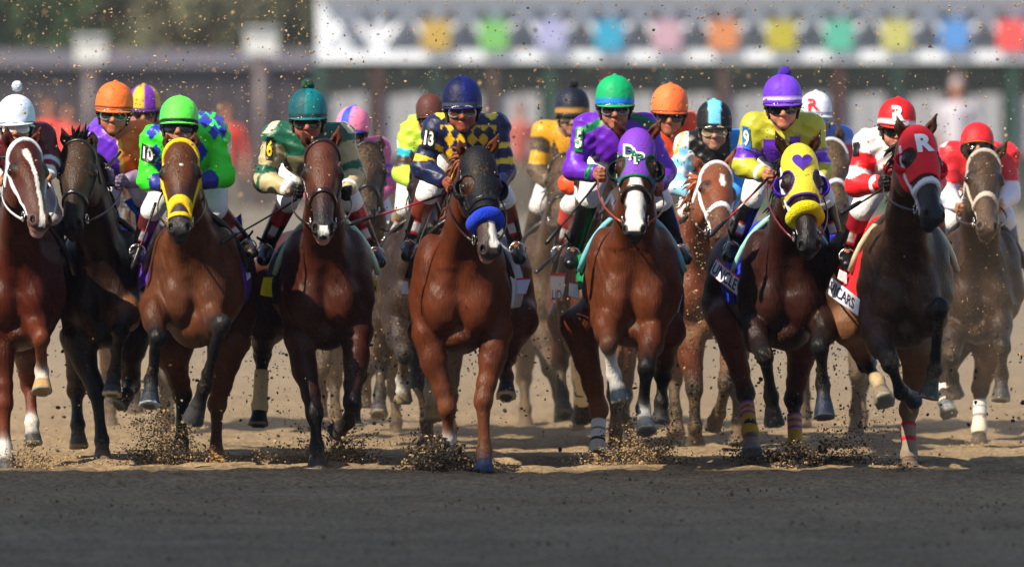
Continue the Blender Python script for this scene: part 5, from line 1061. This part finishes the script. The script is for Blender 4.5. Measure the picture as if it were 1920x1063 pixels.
if on(6): whip((1440, 334), (1330, 444), 60.0, 59.7, 'whip with a red section pointing down left from the yellow green silked jockey', True)
if on(7): whip((1660, 350), (1575, 402), 59.0, 58.9, 'black whip behind the boot of the red and white silked jockey')
# ---------------------------------------------------------------- dirt in the air
ICO_V = None
def clods(name, label, pts, sizes, cols, kind='stuff'):
    g = (1+5**.5)/2; v = np.array([(-1, g, 0), (1, g, 0), (-1, -g, 0), (1, -g, 0), (0, -1, g), (0, 1, g), (0, -1, -g), (0, 1, -g), (g, 0, -1), (g, 0, 1), (-g, 0, -1), (-g, 0, 1)])/1.9
    f = np.array([(0, 11, 5), (0, 5, 1), (0, 1, 7), (0, 7, 10), (0, 10, 11), (1, 5, 9), (5, 11, 4), (11, 10, 2), (10, 7, 6), (7, 1, 8), (3, 9, 4), (3, 4, 2), (3, 2, 6), (3, 6, 8), (3, 8, 9), (4, 9, 5), (2, 4, 11), (6, 2, 10), (8, 6, 7), (9, 8, 1)])
    n = len(pts); V = v[None]*(RNG.uniform(.55, 1.3, (n, 12, 1)))*RNG.uniform(.5, 1.3, (n, 1, 3))*np.asarray(sizes)[:, None, None]+np.asarray(pts)[:, None]
    Q = (f[None]+12*np.arange(n)[:, None, None]).reshape(-1, 3); c = np.repeat(np.asarray(cols), 12, 0)
    b = np.mean(pts, 0); b[2] = 0
    o = mk(name, V.reshape(-1, 3), Q, c, M_CLOTH, None, b, smooth=False); tag(o, label, 'dirt', kind='stuff'); return o
TAN, DRK = lin('a88c68'), lin('40362c')
def rnd(n, u0, u1, v0, v1, D0, D1, vp=1.0, s0=.003, s1=.009, tan=.5):
    D = RNG.uniform(D0, D1, n); u = RNG.uniform(u0, u1, n); v = v1-(v1-v0)*RNG.random(n)**vp
    p = np.stack([(u-960)*D/F, D, CH-(v-HZ)*D/F], 1); s = s0+(s1-s0)*RNG.random(n)**3
    t = (RNG.random(n) < tan)[:, None]; return p, s, np.where(t, TAN, DRK)*RNG.uniform(.6, 1.4, (n, 1))
def burst(u, v, D, w, h, n, tan, s1=.010):
    if tan < .15: s1 = .018
    J = 26; ja = RNG.normal(size=J)*.5; jl = RNG.uniform(.25, 1.25, J)**1.3; k = RNG.integers(0, J, n); r = RNG.random(n)**1.3; bend = RNG.normal(size=J)*.2
    a = ja[k]*r+RNG.normal(size=n)*(.05+.16*(1-r)); uu = u+w*(a+bend[k]*r*r*.6); vv = v-h*(jl[k]*r*np.exp(-(ja[k]*1.0)**2)+np.abs(RNG.normal(size=n))*.05)
    d = D+RNG.normal(size=n)*.12; p = np.stack([(uu-960)*d/F, d, CH-(vv-HZ)*d/F], 1); p[:, 2] = np.maximum(p[:, 2], .004)
    t = (RNG.random(n) < tan)[:, None]; return p, .0013+s1*.7*RNG.random(n)**3, np.where(t, TAN, DRK)*RNG.uniform(.6, 1.4, (n, 1))
L = [rnd(3200, 0, 1920, -5, 330, 57.5, 66, 1.0, .003, .010, .85), rnd(900, 0, 1920, -5, 400, 64, 90, 1.0, .005, .016, .95), rnd(700, 0, 620, 0, 330, 58, 64, 1, .003, .010, .95),
     rnd(3600, 0, 1920, 560, 885, 60.4, 66, .55, .0025, .010, .3), rnd(1500, 0, 1920, 300, 700, 61, 69, .8, .0025, .008, .6),
     rnd(900, 450, 900, 600, 880, 60.6, 64, .6, .003, .011, .25), rnd(900, 1350, 1720, 620, 885, 60.4, 63, .6, .003, .013, .2),
     rnd(160, 0, 1920, 620, 885, 60.2, 63, .6, .010, .020, .2), rnd(600, 1250, 1400, 380, 660, 61.5, 63, 1, .003, .012, .9), rnd(260, 1620, 1900, 400, 700, 58.3, 63, 1, .002, .006, .8)]
B_ = [(60, 884, 60.5, 110, 60, 900, .8), (175, 884, 61.0, 70, 20, 200, .8), (300, 882, 61.0, 130, 130, 2600, .25), (345, 876, 61.6, 60, 60, 500, .6), (430, 884, 60.9, 60, 30, 200, .5), (560, 884, 61.0, 130, 50, 1500, .85), (655, 884, 60.9, 70, 70, 900, .5),
      (835, 888, 60.2, 110, 55, 2600, .12), (930, 886, 60.4, 70, 20, 300, .7), (800, 872, 62.4, 60, 90, 500, .4), (1118, 886, 60.6, 80, 40, 700, .85), (1215, 884, 60.8, 110, 110, 2600, .7),
      (1160, 872, 62.6, 40, 90, 500, .6), (1508, 889, 60.7, 110, 50, 2600, .08), (1405, 872, 61.2, 90, 70, 500, .3), (1600, 880, 60.8, 160, 120, 900, .35), (1705, 889, 59.9, 70, 20, 300, .5), (1838, 850, 64.5, 70, 30, 300, .9), (640, 860, 62, 120, 100, 700, .4)]
fl = [np.concatenate([x[i] for x in L]) for i in range(3)]; clods('flying_dirt', 'loose crumbs of tan and dark dirt flying through the air round the field', *fl)
bb = [burst(*b) for b in [q[:5]+(int(q[5]*4),)+q[6:] for q in B_]]; bl = [np.concatenate([x[i] for x in bb]) for i in range(3)]
clods('kicked_up_dirt', 'clumps of dirt bursting up from the track where hooves strike', *bl)
n = 9000; D = 47+RNG.random(n)**.7*14.5; x = RNG.uniform(-4, 4, n); p = np.stack([x, D, RNG.uniform(-.004, .006, n)], 1)
clods('loose_clods', 'small clods lying scattered over the harrowed dirt surface', p, .003+.011*RNG.random(n)**5, (lin('8a765c')[None]*RNG.uniform(.45, 1.25, (n, 1))))
# ---------------------------------------------------------------- air
def volume(name, lo, hi, dens, col, label, cat, noise=None):
    mb = MB().box(lo, hi, (1, 1, 1)); b = ((lo[0]+hi[0])/2, (lo[1]+hi[1])/2, lo[2]); m = bpy.data.materials.new(name); m.use_nodes = True; t = m.node_tree
    t.nodes.remove(t.nodes['Principled BSDF']); pv = t.nodes.new('ShaderNodeVolumePrincipled'); pv.inputs['Color'].default_value = (*col, 1); pv.inputs['Density'].default_value = dens
    pv.inputs['Anisotropy'].default_value = .2
    t.links.new(pv.outputs[0], t.nodes['Material Output'].inputs['Volume'])
    if noise:
        tc = t.nodes.new('ShaderNodeTexCoord'); z = t.nodes.new('ShaderNodeTexNoise'); z.inputs['Scale'].default_value = noise[0]; z.inputs['Detail'].default_value = 2
        t.links.new(tc.outputs['Object'], z.inputs['Vector']); mr = t.nodes.new('ShaderNodeMapRange'); mr.inputs[1].default_value = .35; mr.inputs[2].default_value = .75; mr.inputs[3].default_value = 0; mr.inputs[4].default_value = 1
        t.links.new(z.outputs[0], mr.inputs[0]); sx = t.nodes.new('ShaderNodeSeparateXYZ'); t.links.new(tc.outputs['Object'], sx.inputs[0])
        mz = t.nodes.new('ShaderNodeMapRange'); mz.inputs[1].default_value = noise[1]; mz.inputs[2].default_value = noise[2]; mz.inputs[3].default_value = 1; mz.inputs[4].default_value = 0
        t.links.new(sx.outputs[2], mz.inputs[0]); mu = t.nodes.new('ShaderNodeMath'); mu.operation = 'MULTIPLY'; t.links.new(mr.outputs[0], mu.inputs[0]); t.links.new(mz.outputs[0], mu.inputs[1])
        m2 = t.nodes.new('ShaderNodeMath'); m2.operation = 'MULTIPLY'; m2.inputs[1].default_value = dens; t.links.new(mu.outputs[0], m2.inputs[0]); t.links.new(m2.outputs[0], pv.inputs['Density'])
    o = mb.build(name, m, None, b, smooth=False); tag(o, label, cat, kind='stuff'); return o
import os
if not os.environ.get('NOVOL'):
    volume('haze', (-405, -155, -1), (405, 905, 22), .0003, (.8, .8, .86), 'thin dusty air over the whole track', 'haze')
    volume('dust_cloud', (-9, 61.7, -.1), (9, 82, 3.6), .09, (.78, .65, .50), 'tan dust kicked up behind the leading horses', 'dust', (.6, .1, 2.2))
